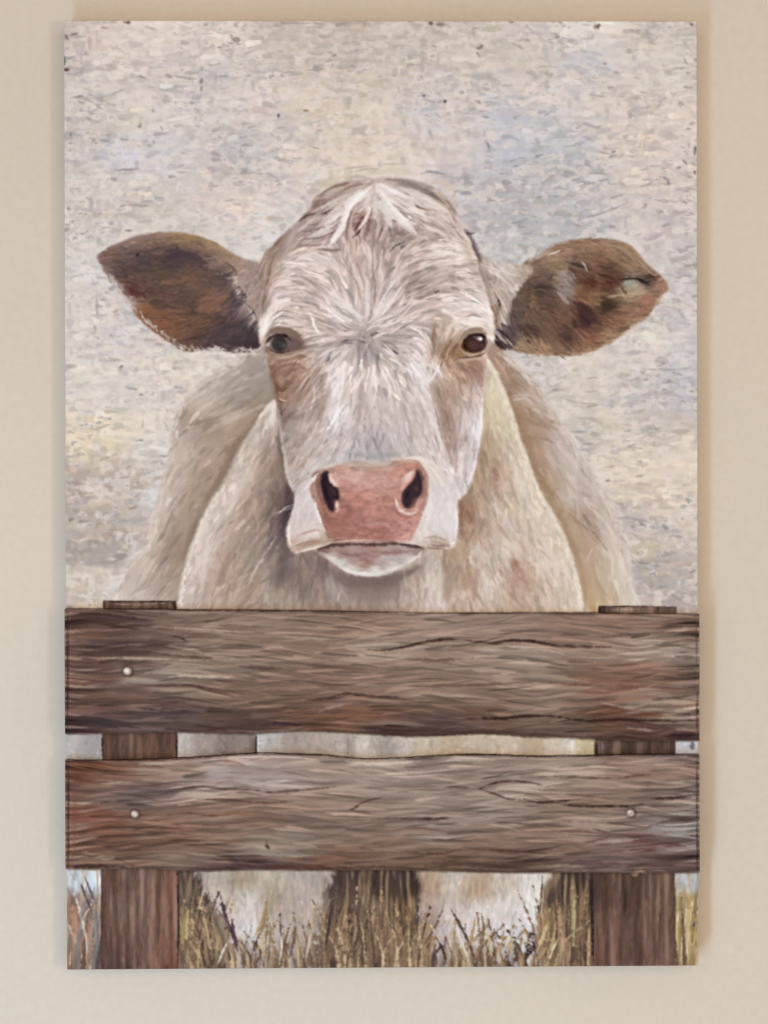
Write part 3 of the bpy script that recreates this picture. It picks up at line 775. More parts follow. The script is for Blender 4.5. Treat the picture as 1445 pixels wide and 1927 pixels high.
# fringe of light hairs along both ear edges
def fringe(path, n, L, ang, cols, w=(2.2, 4.2), a=.68, off=0):
    P = spline(path, False, 12)
    for k in range(n):
        i = rng.integers(0, len(P)-1); t = P[i+1]-P[i]; t = t/(np.linalg.norm(t)+1e-6)
        aa = math.radians(ang+rng.normal(0, 14)); c, s = math.cos(aa), math.sin(aa)
        d = np.array([t[0]*c-t[1]*s, t[0]*s+t[1]*c]); p = P[i]+rng.normal(0, 1.5, 2)-d*off; l = L*rng.uniform(.5, 1.3)
        nrm = np.array([-d[1], d[0]])*rng.normal(0, 1.5)
        dab([tuple(p), tuple(p+d*l*.5+nrm), tuple(p+d*l)], rng.uniform(*w), hx(cols[rng.integers(len(cols))])*rng.uniform(.95, 1.05), a, 1.2, ends=(.05, .5))
fringe([(209,520),(225,548),(250,577),(275,602),(310,630),(345,652)], 90, 14, 25, ['cfc9c2','c4bcb2','d8d2ca','c9c0b5'], off=4)
fringe([(330,650),(370,658),(410,655),(450,660),(485,657)], 50, 13, 60, ['6b5a55','8a7a70','5a4a48'], off=9)
fringe([(345,656),(380,661),(420,657),(450,661),(485,659)], 60, 12, 200, ['d5cfc8','dcd6cf','cfc7bf'], off=0)
fringe([(441,520),(446,545),(462,570),(478,595),(486,620)], 60, 12, 70, ['c5b5ab','d2c7be','a8958b','554a50'], off=4)
fringe([(1000,665),(1060,666),(1110,658),(1150,638),(1190,614),(1225,580),(1245,560)], 90, 11, 10, ['b59873','c9b08c','a5805f','bfa080'], off=4)
fringe([(1150,640),(1190,616),(1222,585)], 30, 13, 35, ['d0c2b4','cbbdb0'], off=3, a=.6)
fringe([(966,656),(1018,664),(1060,664),(1096,660),(1129,647),(1157,633),(1184,611),(1212,594),(1229,574)], 80, 20, 22, ['a07c58','8a6648','b8976e','7a5a42'], off=9, w=(3, 6))
fringe([(982,502),(1002,491),(1024,476),(1046,464),(1074,456),(1115,453),(1151,455)], 60, 22, -6, ['b79c80','a4835f','c5ad92','947455'], off=3, w=(3, 6), a=.55)
fringe([(990,520),(1000,560),(985,600),(990,630)], 50, 26, -40, ['6a5444','82654c','54423a','96785a'], off=0, w=(3, 6), a=.5)
fringe([(1060,500),(1120,520),(1180,545)], 40, 30, 30, ['6a4a38','8a6242','54382e'], off=0, w=(4, 7), a=.4)
fringe([(240,520),(300,560),(370,590),(430,600)], 60, 34, 165, ['5a463c','7a5a48','8a6448','4a3c3a'], off=0, w=(4, 7), a=.4)
label(me, 3); label(mr, 4)

# --- 5. tufts between the head and the right ear
TUFT = [(870,432),(885,440),(898,470),(915,485),(945,494),(985,498),(1000,508),(985,530),(968,556),(956,590),(958,625),(965,652),(945,655),(925,640),(915,600),(905,530),(885,480)]
mt = polymask(TUFT, True, 1.5, 1)
T = colfield("""890 450 8a7f84;890 470 7a6d70;905 490 b9aaa3;930 500 cfc5c0;960 505 cdc2b8;985 510 b5a595;910 520 a8958a;935 530 c0b1a8;960 540 c4b8b0;925 560 b9a79c;945 580 b5a69f;925 585 8a6a52;940 600 cbc0b8;945 615 5f4e4f;955 600 8d7d78;930 625 d2cac4;940 640 4a3a3f;955 640 6a5a58;925 605 8c7360""", 6, 2)
lay(mt, T)
D = dirfield("885 460 .3 1;910 510 .3 1;940 510 .8 .5;960 540 .6 .7;930 570 .2 1;940 620 .4 .9")
strokes(mt, T, D, 600, 18, 4, .08, .6, 5, clip=near(mt, 2), jit=3, spread=.25, hue=.008)
dabs("""
5 6f6468 .7 3| 886 452 891 468 897 480 905 492
4 5d5058 .7 2| 874 436 884 440 893 438
10 a59c9c .6 4| 880 425 900 432 905 440
5 8a7a78 .7 2| 893 500 905 530 912 560
4 5a3f45 .8 1.5| 905 532 912 548 918 565
5 ded6d0 .7 2| 905 498 935 508 975 520
4 e2dbd4 .7 1.5| 912 505 940 520 960 540
3 b9a9a4 .7 1.5| 915 515 935 535 945 555
4 dad0c8 .7 1.5| 930 545 945 570 955 590
5 8a6a4e .7 2| 926 575 924 595
4 59434a .8 1.5| 937 560 941 580
4 d6cec8 .8 1.5| 940 585 948 605 958 620
4 4a3a46 .8 1.5| 932 618 950 630 962 645
4 55454f .8 1.5| 940 608 958 618 970 632
4 3f2f36 .9 1.5| 930 628 938 640
3 55302f .7 1.2| 932 640 936 650
3 c9bfb8 .8 1.2| 938 630 955 650
3 cfc4b8 .7 1.2| 950 635 968 655
4 e0d8d2 .7 2| 922 605 926 625 930 650
""")
label(mt, 2)

# --- 6. head
mh = polymask(HEAD, True, .7, .5)
Hf = colfield("""709 345 c4b6ab;650 360 a99389;600 395 a38d83;780 350 ada39b;840 380 b9aba0;640 400 b5a7a3;560 450 b0a198;520 470 a8988c;505 500 a08b7e;498 520 a48f82;580 470 bcaea6;600 430 b8a9a6;650 440 b3a19b;670 420 a0837c
;700 380 cdc5bd;700 430 ad9a92;740 430 a8a09b;760 400 d2ccc6;800 430 bfb0a6;850 420 beb1a8;870 450 cbbfb5;560 500 cfc4be;620 490 c9beb5;680 480 bcaaa0;720 480 b3a299;760 470 b9aba3;820 470 cdc0b6;860 490 d2c7bd
;500 560 b09a8c;530 550 cbc0ba;580 550 bdaea6;640 550 cabfb7;690 540 bfada2;730 540 c2b7b2;780 530 b3a59c;840 530 bfb1a7;890 540 d0c5bd;505 600 dfdbd2;550 590 c9beb6;600 600 bfb1a8;650 590 d2cac4;690 600 bfb1ab;730 590 c3b8b2
;780 580 bcaea6;840 570 cbc2bd;900 580 d6cfc8;560 620 c8bcb2;600 640 c5b8ae;640 640 bdb0a9;690 640 a59a98;740 640 bdb2ad;790 630 cfc8c4;830 630 bda99a;870 600 d3cbc5;912 620 d6cfc4;620 655 b0a7a6;690 655 a09998
;530 680 a58472;520 700 a07d6b;560 700 a98975;540 730 a88874;580 730 b39d90;600 690 b9a396;540 770 9c877d;528 770 8f7a70;570 770 b5a49b;545 810 a9a096;590 810 c2b5ae;550 850 b5a496;580 850 c3b8ae;620 700 c9c0ba;600 770 b5a79e
;640 690 d5cec8;690 690 cdc3ba;740 690 d1c9c0;780 690 d6d1cd;640 740 c9c0ba;690 740 c3b7af;740 740 cdc4bd;790 740 cfc8c4;640 780 dbd8d6;690 780 bfb3ae;740 780 c9bfba;790 780 cbc0ba;820 800 d4ccc6;650 820 c3bab8
;700 830 ada6a9;750 820 c3bcba;660 860 bcbab6;710 855 b8b5b5;760 860 c0b8b0;600 880 cfc8c2;570 900 bdb3aa;850 690 bba08c;880 690 a98676;900 690 b08c7a;910 700 b99f90;850 730 b79c87;890 740 c9bbb4;840 780 b09a8e;870 780 c9beba;900 800 dbd8d8
;850 830 b19e94;880 840 cfc6c2;870 890 d0c9c6;830 850 d3cbc4;840 900 d6d1cf;840 930 d3cecb;820 640 a58c78;840 650 9f8068;860 662 a88c6a;900 665 c4a995;580 960 cbc1bf;560 1000 cdc2bb;590 1000 d0c8c3;600 1020 b9a18f
;560 1030 b59a88;840 960 d3cccd;820 980 dad5d2;830 1010 cfc6bd;810 1020 b7a294;850 1000 dcd8d6;575 930 c9bfbd;800 690 c9c0bb;815 730 b39d8b;810 700 cfc9c5;525 650 b39a8a;580 650 b9a595;560 655 b59c8c;700 1070 c5bab0""", 10, 1.9)
lay(mh, Hf)
DH = dirfield("""700 345 -.6 .4;640 370 -.8 .5;600 420 -.8 .5;540 460 -.5 .8;500 520 -.3 1;500 580 .1 1;760 360 .8 .4;820 400 .7 .6;870 440 .5 .8;560 500 -.9 -.15;600 500 -.8 -.3;650 480 -.15 -1;690 480 0 -1;720 480 .2 -1;780 470 .8 -.5;850 470 .95 -.1
;540 540 -.9 .1;580 550 -.8 -.5;630 560 -.55 -.8;690 560 0 -1;740 560 .5 -.8;800 540 .85 -.4;870 540 .95 .1;520 600 -.7 .6;560 600 -.85 -.3;620 610 -.8 -.4;740 600 .7 -.6;800 590 .85 -.4;880 590 .9 -.1;900 570 .8 .4
;600 640 -.95 0;560 640 -.7 .5;760 640 .95 -.1;800 640 .7 .7;680 660 0 1;620 670 -.7 .7;760 670 .7 .7;690 720 0 1;640 720 -.3 .9;600 720 -.5 .9;750 720 .3 .9;800 720 .5 .8;690 800 0 1;640 800 -.35 .9;760 800 .3 .95
;820 780 .3 .95;820 640 -.4 .9;850 640 -.6 .7;530 700 -.6 .7;560 740 -.6 .7;560 800 -.5 .8;560 870 -.5 .8;600 860 -.6 .8;850 740 .1 1;870 800 -.1 1;880 860 -.3 .9;680 865 0 1;600 900 -.7 .6;800 880 .6 .7;840 920 .3 .9
;570 960 -.2 1;560 1010 -.7 .4;840 980 .1 1;870 690 .7 .6;890 720 .3 .9""", 16)
clh = near(mh, 1.6)
strokes(mh, Hf, DH, 2400, 28, 7.5, .05, .55, 6, clip=clh, jit=6, spread=.2, hue=.008)
strokes(mh, Hf, DH, 1700, 24, 5.2, .08, .5, 6, clip=clh, jit=4, spread=.24, hue=.008)
mF = mh*polymask([(500,470),(600,400),(720,360),(850,400),(900,480),(930,620),(820,700),(690,740),(560,700),(490,640)], True, 10)
strokes(mF, Hf, DH, 480, 34, 7.5, .04, .6, 4, clip=clh, jit=3, spread=.15, bias=.08, hue=.006)
strokes(mF, Hf, DH, 420, 30, 5.5, .04, .6, 4, clip=clh, jit=3, spread=.18, bias=-.15, hue=.010)
strokes(mF, Hf, DH, 330, 32, 5.0, .03, .75, 4, clip=clh, jit=3, spread=.14, bias=.17, hue=.004)
strokes(mF, Hf, DH, 260, 26, 3.2, .03, .8, 3, clip=clh, jit=3, spread=.16, bias=.22, hue=.004)
mN = mh-mF
strokes(mN, Hf, DH, 700, 24, 3.8, .05, .55, 4, clip=clh, jit=3, spread=.2, bias=.08, hue=.006)
strokes(mN, Hf, DH, 380, 22, 3.6, .05, .5, 4, clip=clh, jit=3, spread=.2, bias=-.12, hue=.008)
label(mh, 5)

# hand-laid strokes of the head
dabs("""
# poll hair
8 b5a89a .7 3| 640 342 670 333 700 336
6 a08679 .8 2| 690 345 660 352 630 362 600 382
6 937a70 .7 2| 640 358 615 370 592 386
6 c2b5ac .8 2| 660 362 630 378 600 392 575 408
5 8a6f68 .8 2| 640 380 615 398 585 412
5 b09d90 .8 2| 560 420 590 408 620 398
4 5f4a4c .75 2.2| 559 420 570 411 582 404 597 402
4 5a3c40 .8 1.5| 595 407 615 400 630 392
7 8d7678 .7 3| 570 436 600 430 630 420 645 410
7 998488 .6 3| 560 445 590 442 610 438
6 d2cac6 .8 2| 590 430 610 420 640 400 655 385
4 dad3ce .7 1.5| 600 435 625 425 645 408
8 a08a86 .6 3| 600 455 630 440 650 420
15 dedbd6 .85 3| 701 350 685 362 665 375 655 392 648 412 645 425
13 e4e1dc .85 3| 648 405 645 425 637 440 620 462
6 e8e6e2 .8 1.5| 640 438 628 452 618 463
4 f0ece4 .7 1.5| 700 350 688 362 672 370
4 a89da0 .6 1.5| 650 432 640 446 632 452
4 8d7a7a .7 1.5| 668 385 658 405 655 430
9 a48a82 .6 4| 690 385 680 410 672 435
6 8f6a62 .5 4| 680 400 672 425 668 445
5 c9b7b0 .8 2| 672 390 662 410 660 440 664 465
3 f2ece0 .95 1.2| 695 378 697 392 692 408 680 425 668 440
5 e6ddd2 .6 2| 694 385 692 405 680 422
5 6f4642 .8 2.5| 663 448 672 440 680 430
4 7a4a45 .8 1.5| 665 436 676 420 686 405
6 a89890 .7 2| 675 460 685 440 692 420
6 cfc8bc .8 2| 700 350 702 375 704 400
8 c5beb4 .8 2.5| 708 385 712 420 708 445
6 a3978c .7 2| 700 410 698 440
14 dcdad5 .8 3| 712 375 728 400 735 430
16 dfdcd7 .85 3| 720 378 745 405 765 425 785 445
6 e2e0da .8 2| 740 400 760 420 782 440
5 cfc9c2 .9 1.5| 770 430 785 442 800 448 812 455
5 77757a .7 2| 732 425 735 440 733 450
9 8f857f .7 3| 740 430 750 438 765 445
8 98908b .6 3| 735 455 755 450 780 450
7 a59a92 .6 3| 700 455 730 458 
15 e0dcd8 .8 3| 705 345 720 355 745 365
13 e3dfda .8 3| 708 358 728 375 748 382
7 cdc6be .8 2| 748 368 780 375 810 390
6 968b84 .8 3| 725 337 760 342 790 355 820 372
7 9c928b .7 3| 750 345 780 352 810 365
4 7f757a .7 2| 790 352 815 365 830 376
7 bdb1a6 .7 3| 780 362 820 378 850 388
6 d3ccc3 .8 2| 760 358 800 378 840 392
4 6d5358 .7 2.2| 735 380 742 388 750 392
4 e6e2da .9 1.5| 772 380 785 388 800 395
4 755c52 .7 2.2| 778 382 792 392 810 396 
6 8a5a48 .8 2| 800 396 815 396 828 402
4 a87865 .7 2| 815 400 832 404
5 c5b9ae .7 2| 800 405 825 420 845 440
8 ab9c90 .6 3| 765 400 785 415 800 430
6 b7a99d .6 3| 780 395 800 412
6 cabfb4 .6 3| 830 395 848 410 862 430
4 d3c8bc .7 2| 850 400 868 430 880 460
5 e0d6c6 .7 2| 855 430 880 450 890 475
# dark partings in the poll
5 6f5450 .5 2.5| 690 350 665 358 640 368 615 380 598 390
4 80655c .5 2| 655 345 625 352 605 365
5 7b5f60 .5 2.5| 575 425 600 420 625 408
4 6a5050 .5 2| 572 450 600 447 625 438 640 425
5 8b7472 .5 2.5| 560 462 595 462 625 458
4 75605f .6 2| 645 470 625 470 605 472
6 7f5c58 .5 3| 700 392 695 415 690 440 688 455
5 8f736a .5 2.5| 655 420 652 440 655 462
4 6f5f5c .5 2| 712 450 718 435 722 425
5 857468 .5 2.5| 733 455 745 440 760 438
4 85716a .5 2| 755 372 775 378 792 382
4 7a655f .5 2| 742 392 760 402 772 415
5 8a7668 .6 2.5| 785 410 805 422 825 430
5 93826f .6 2.5| 812 420 835 435 850 452
4 7e7068 .6 2| 790 360 815 370 840 385
4 8a7768 .6 2| 838 375 850 390 858 402
6 e3dfd8 .7 2.5| 625 415 645 400 662 385
5 d8d2cb .7 2.5| 585 445 612 432 632 418
5 dad3ca .7 2.5| 615 402 640 388 668 372
5 d6cfc6 .7 2.5| 800 395 825 402 845 415
5 dcd6ce .7 2.5| 788 370 815 380 842 395
5 e6e2dc .8 2.5| 765 388 790 402 815 412
12 d8d0c8 .6 4| 690 350 660 362 630 378 605 392
10 d3cac2 .6 4| 650 352 625 362 605 376
11 ded8d2 .65 4| 655 385 630 402 600 420
11 d9d2cb .6 4| 630 425 605 438 580 446
10 dfd9d3 .65 4| 745 352 785 365 825 385
11 dad3cb .6 4| 790 385 825 400 852 425
10 d8d0c7 .55 4| 800 420 835 440 865 455
10 d6cec5 .55 4| 575 425 590 412 610 402
# left poll side
8 a08c80 .6 3| 545 430 530 455 515 470
7 94806f .6 3| 530 450 512 470 500 495
5 8d7768 .7 2| 530 445 515 465
6 a08b7c .6 3| 515 480 505 510 500 545
4 8c7666 .6 2| 520 470 510 500 504 530
4 c3b3a8 .7 2| 545 465 530 490 520 520
4 89705e .6 2| 500 530 495 570 492 600
3 7d6858 .5 2| 510 505 500 540
# forehead: bright sweeping hairs
5 dcd5cd .8 2| 620 440 600 470 580 480 540 500
4 ddd6d0 .7 2| 620 488 590 478 560 485
4 e0dad2 .7 2| 640 500 620 485 590 482
4 a08f86 .7 2| 595 470 625 472 645 472
4 8f7e78 .7 2| 592 470 610 468 625 470
3 b3a296 .7 1.5| 640 480 655 500 660 520
4 d8cfc4 .7 2| 650 460 662 490 672 520
5 e0dad2 .8 2| 690 455 695 475 700 495
5 dcd6ce .8 2| 682 460 688 480
5 cdc3ba .7 2| 662 500 675 540 685 570
5 d9d0c8 .7 2| 655 480 672 520 684 560
3 9d8a80 .7 1.5| 670 490 680 520 686 545
3 9b887c .7 1.5| 700 480 702 520 698 550
3 8f7f78 .6 1.5| 700 500 706 540 705 580
4 dad2ca .7 2| 720 470 715 500 712 530
5 d5cec8 .8 2| 740 540 728 560 712 585
5 dedad6 .8 2| 738 530 722 560 705 590
4 e0dcd8 .8 1.5| 728 548 716 570 704 600
4 a0968f .7 2| 760 450 775 445 760 465 740 480
4 6f6a68 .8 1.5| 733 475 745 462 762 455
3 77706d .8 1.2| 752 468 762 460
4 8f8782 .7 1.5| 730 515 745 500 
5 dcd4cb .8 2| 762 480 790 470 820 465 850 462
4 e6dfd6 .7 2| 790 485 830 478 870 480 890 488
4 e0d8cf .7 2| 800 500 840 490 880 495
4 d9d2cb .7 2| 750 510 780 490 800 480
3 a3948a .7 1.5| 770 500 800 490 830 488
3 8a807c .7 1.5| 770 520 790 512 800 510
3 8a7f7b .7 1.5| 755 540 780 530 795 520
3 8d817d .7 1.5| 760 552 785 545 800 535
3 a0857b .7 1.5| 775 562 795 558 815 555
4 6f6767 .8 1.5| 818 552 828 545
4 d2c8c0 .7 1.5| 790 530 820 520 850 510
4 ddd5cc .7 1.5| 830 545 860 535 890 535
3 a8998d .6 1.5| 840 500 870 500 895 508
3 a89a8f .6 1.5| 830 530 860 522 890 525
5 e3ded6 .8 2| 838 575 860 570 890 572 905 580
5 e6e2da .7 2| 850 590 880 580 912 590
4 9c8b82 .6 1.5| 870 600 890 592 905 598
4 e2dcd2 .5 2| 900 515 912 545 920 575
5 e9e4d8 .5 2| 915 570 922 600 924 625
# whorl rays
5 e0dcd8 .85 2| 680 600 665 585 650 575 630 565
5 dedad6 .8 2| 678 612 655 600 640 595 620 580
4 e2deda .8 2| 672 598 650 570 630 555 605 540
4 dad4ce .8 2| 600 545 615 560 635 570
4 e0d8ce .8 1.5| 597 520 605 530 615 542
3 a5978f .7 1.5| 660 590 640 580 620 575
4 c9c0ba .8 2| 690 610 690 580 690 550
4 b09d90 .7 1.5| 680 560 670 530 655 505
4 e4e0da .85 2| 700 610 720 600 745 592
4 e0dcd6 .85 2| 705 615 735 610 760 600
3 aba19c .7 1.5| 710 605 735 600 760 590
4 e4e2de .8 2| 690 622 700 615 715 612
4 6d6668 .85 1.5| 696 633 703 628 712 626
4 e3ddd3 .9 1.5| 700 638 718 628 735 625
4 8a8284 .7 2| 680 632 690 636
5 928b8e .7 2| 640 643 665 640 685 645
3 5a565e .85 1.5| 642 644 655 640 665 642
3 605c66 .85 1.5| 675 640 683 644 690 645
3 7f787c .7 1.5| 635 650 655 645 670 648
4 7f7a82 .7 2| 715 642 735 646 750 658
3 5f5864 .85 1.5| 738 658 746 664 750 668
4 b8b0ae .7 2| 722 635 750 640 765 648
5 d2cbc6 .8 2| 650 655 630 665 618 680
5 dcd6d0 .8 2| 660 655 645 670 635 690
4 9b9396 .7 1.5| 625 660 618 672 612 688
3 6f6870 .7 1.5| 622 672 616 682
5 dad4ce .8 2| 720 655 740 670 755 690
# left brow, eye surround
5 f0ecdf .8 1.5| 580 588 588 600 592 615 604 632
4 ebe6d8 .7 1.5| 585 595 592 612 600 625
5 e6e2da .8 2| 498 590 492 612 494 632
6 e3dfd6 .8 2| 540 560 515 575 500 595
4 dcd6cc .7 1.5| 570 575 540 570 515 585
3 a0948a .8 1.5| 560 590 530 585 508 598
3 8d8078 .7 1.5| 555 600 530 595 508 608
4 e2dcd2 .8 1.5| 555 608 530 602 508 615
3 857268 .8 1.5| 535 615 515 616 500 628
# right brow
5 ded6cc .8 2| 840 630 850 612 870 600 890 598
4 e3ddd3 .7 1.5| 850 640 858 622 875 612
4 a88f7c .8 2| 820 605 816 625 812 650
4 a0795f .7 2| 818 620 812 645
5 cbbcab .7 2| 830 600 826 630 818 660
6 a58a70 .7 3| 846 640 835 665 825 685
7 8f7056 .6 3| 858 632 842 655 832 672
4 c9b49c .7 1.5| 862 625 850 648 838 668
8 c5b6a6 .6 3| 835 622 828 645
4 e6e2dc .85 1.5| 830 680 820 700 806 722
5 dedad6 .8 2| 818 672 810 700 802 725
3 7a6658 .7 1.2| 836 672 828 690
5 d6cfca .7 2| 800 620 806 660 802 690
4 dfd9d3 .7 2| 795 650 800 690 800 720
# nose bridge
6 dcd8d4 .8 2| 636 670 622 695 615 725 612 745
5 e6e4e0 .8 2| 640 690 636 720 628 750
4 f0eeea .7 1.5| 648 700 642 730
6 e9e8e6 .85 2| 655 755 640 770 628 790 615 810
5 f0f0ee .8 1.5| 640 760 630 785 618 808
4 e6e4e2 .7 1.5| 650 768 640 790
4 dedad4 .7 2| 590 720 592 745 585 770
4 d6cfc8 .7 2| 600 730 600 755
5 c3b5a6 .6 3| 655 690 650 720 652 750
5 bcab9c .6 3| 720 670 735 700 745 730
6 a79b93 .5 3| 680 720 676 760 672 800
4 e8e0d4 .85 1.5| 715 692 728 715 738 740
5 e3dcd2 .8 2| 722 700 732 725
5 f5ead8 .9 1.5| 740 740 748 748 752 754
4 ece6dc .8 2| 728 728 740 742
6 dad6d2 .8 2| 765 660 780 685 800 715
6 e0dedb .8 2| 775 675 795 700 808 730
5 e2deda .8 2| 790 720 808 745 815 760
7 dcd6cf .7 3| 808 745 820 780 828 820
6 dfd8d0 .7 3| 795 750 812 790 830 830 838 860
4 a3948b .6 2| 816 760 826 800 836 840
3 97867d .6 1.5| 810 745 820 775 828 805
5 bfb7b5 .6 3| 735 770 745 800 755 825
6 b5a79f .5 3| 760 760 770 800 778 830
5 9d9498 .6 2| 672 815 666 835 660 850
5 8f868e .6 2.5| 700 820 708 838 712 850
4 9a9296 .6 2| 690 830 692 850
8 c5c6c4 .6 3| 682 830 684 855
6 cfcfce .6 3| 650 840 640 870
6 b0abac .5 3| 745 850 720 860
8 8f8f95 .25 6| 640 850 700 858 760 852
# left cheek
5 85654f .6 3| 514 700 520 725 524 755
6 96735f .6 3| 530 670 560 668 585 675
5 8f6d58 .6 3| 525 690 555 685 575 695
5 b08f7c .6 2.5| 540 705 570 700 590 690
4 7d5c4b .6 2| 516 720 530 735 545 728
4 d9b9a6 .8 1.5| 524 748 532 754 540 752
3 7a4f42 .8 1.5| 524 754 534 757
4 7a655c .7 2.5| 528 765 532 785
8 8f847c .5 5| 540 790 560 785 580 775
10 9c9690 .5 6| 540 810 560 815
5 d6cdc5 .45 3.5| 523 765 527 800 532 850
5 d8d0c8 .45 3.5| 536 850 540 890 552 928
3 9b8674 .6 2| 600 750 590 775 575 800
3 d6cec6 .6 2| 600 800 585 820 570 840
5 b8a392 .5 3| 575 840 560 870 556 900
5 c9c0b8 .6 3| 600 825 590 850 580 880
4 7d6e6c .5 2| 612 700 600 715
10 8a6755 .5 5| 525 680 545 672 575 672
12 8f6b58 .45 7| 520 710 540 700 562 690
8 7a5848 .5 5| 520 735 535 728 552 715
9 a08471 .45 5| 545 760 565 745 585 730
8 84705f .5 5| 532 795 545 785 560 770
10 a18a7a .45 6| 545 845 565 830 590 800
8 ac988a .45 5| 560 885 580 860 600 840
7 9c8679 .4 4| 605 770 615 745 622 720
# right cheek
8 a3806f .6 4| 850 682 880 675 905 685
6 98715f .6 4| 880 690 898 700
6 a47f6d .5 4| 850 700 870 715 885 722
5 b08d7b .6 3| 838 730 850 750
5 ddd3cc .6 3| 865 745 880 755
4 9a7a6c .6 2| 838 770 845 800 850 830
4 a58a7d .6 2| 832 800 842 840 850 880
5 a3897c .5 3| 850 800 858 850 856 900
5 e6e4e6 .8 2| 908 740 905 780 902 820 898 850
5 e2dfe0 .8 2| 897 850 890 885 878 915
5 e0dad6 .6 3| 872 850 868 890 866 920
4 d6cabe .6 2| 912 690 912 720 910 745
""")
# left eye (greyed, glassy)
blob(532,642,38,24,'9d887b',.7,.9); blob(550,648,26,16,'7d645c',.6,.9)
fill([(500,651),(507,637),(520,629),(540,628),(558,635),(573,651),(562,659),(540,663),(520,664),(507,660)], '6f5c58', .7, 3)
blob(552,647,11,9,'81706f',.6,.9)
blob(526,647,13.5,14.5,'2f2928',.95,.6)
blob(524,648,11,11,'3d3836',.85,.9)
blob(534,650,4,5,'66686a',.5,.9)
dabs("""
3.5 858a8b .6 3| 503 644 507 650 505 656
3 ccccc6 .6 2.5| 499 639 503 645 500 650
2.5 e2e2dc .75 1.5| 503 652 507 646
13 8b776c .92 3| 499 636 508 626 524 621 542 623 558 631 571 644
5.5 2d2222 .85 2.8| 501 645 510 635 524 631 539 633 547 640
3 cfc6ba .5 3| 498 630 507 619 522 613 540 614 556 620
3 9b877b .6 2.5| 500 622 514 610 530 608 548 612
3.5 3a2f2d .7 3| 508 658 518 663 532 663 546 660
5 c6b5a5 .7 3| 512 669 530 673 552 669 572 662
5 8a6a5c .5 3| 500 661 512 668 524 671
4 957768 .4 3| 505 664 508 690 512 720
""")
# right eye
blob(882,646,34,25,'ae957c',.7,.9); blob(862,658,20,16,'957a60',.6,.9)
fill([(870,652),(875,638),(886,629),(900,627),(911,634),(915,647),(910,658),(897,664),(883,663)], '38241f', .95, 1.6)
blob(892,650,12,9,'5a3a36',.65,.9)
blob(902,637,6,4.5,'9a8d94',.85,.8); blob(904,638,3,2.8,'f0eaea',.95,.7)
blob(893,634,3,2.2,'867884',.6,.8); blob(907,651,4,6,'6f5a66',.4,.9)
dabs("""
13 9d8875 .88 3| 865 643 876 629 888 624 902 622 915 628
5 2d1d1d .85 2.4| 869 648 877 637 888 631 902 630 912 635 917 645
3 e3dacb .65 2| 868 628 880 617 898 613 914 618 923 632
4 5f432c .7 2.2| 868 648 872 657 880 663
3 c9b08c .7 2| 867 656 877 665 892 668 905 665
3.5 3c2a22 .75 2.4| 864 673 882 673 900 670 912 664
6 a87e50 .55 3.5| 850 670 862 667 874 669
6 d2c2ac .6 3.5| 846 685 866 679 888 675 908 673
5 80624a .6 3.5| 844 668 855 657 862 644
6 8d7256 .5 4| 838 684 848 670 856 655
""")
# broad light and shade of the face
dabs("""
20 8f7c71 .35 10| 525 690 545 710 555 745
16 7b6457 .35 8| 514 690 518 720 524 755
24 a58c7c .3 12| 560 690 585 700 595 730
20 9c7f70 .35 10| 845 685 875 690 905 700
14 a8938a .3 8| 855 740 858 790 850 840
14 9b8b83 .3 8| 575 560 600 545 630 540
14 9b8b83 .25 8| 780 560 800 545 830 535
26 8f7f77 .32 14| 605 1060 615 1100 620 1140
30 8d7b72 .35 14| 650 1100 700 1105 750 1098
18 75655f .4 9| 600 1050 640 1088 690 1096 740 1090 790 1066
20 9a8579 .3 11| 830 1050 836 1090 832 1130
26 5f5154 .35 14| 545 1045 530 1075 520 1110
22 a08f84 .35 12| 498 540 494 580 492 600
18 a39287 .35 9| 868 450 886 490 905 540
14 b5a79d .4 8| 560 1000 558 1020 566 1032
16 bcaea5 .35 9| 830 1000 845 1010 850 1020
16 a8988d .3 9| 598 900 592 920 588 940
14 b3a59b .35 8| 812 900 818 930 820 960
22 e3dedb .35 12| 690 470 690 530 690 600
26 e6e3e1 .45 14| 650 690 635 740 625 790
22 e3e0de .4 14| 770 690 800 740 820 800
20 dfdbd7 .35 12| 700 700 705 760 710 800
16 e6e3e0 .4 10| 640 575 665 590 685 615
16 e6e3e0 .4 10| 740 560 715 585 700 615
14 ebe8e4 .45 8| 505 600 498 615 498 632
18 e3dfda .35 10| 560 500 600 490 640 505
18 e3dfda .35 10| 800 480 850 470 885 500
16 ece8e2 .45 9| 905 560 918 590 922 615
24 9a877b .30 14| 800 455 760 440 720 440
22 9f8b80 .28 14| 540 455 520 490 505 530
26 a3938a .25 16| 780 520 830 530 860 545
20 917a6d .30 12| 600 690 605 740 600 790
24 8f7868 .35 12| 820 720 835 780 845 840
16 957f72 .30 10| 815 610 815 650 810 680
18 b3a59d .3 12| 690 640 650 645 620 650
18 b3a59d .3 12| 690 640 740 645 770 650
""")
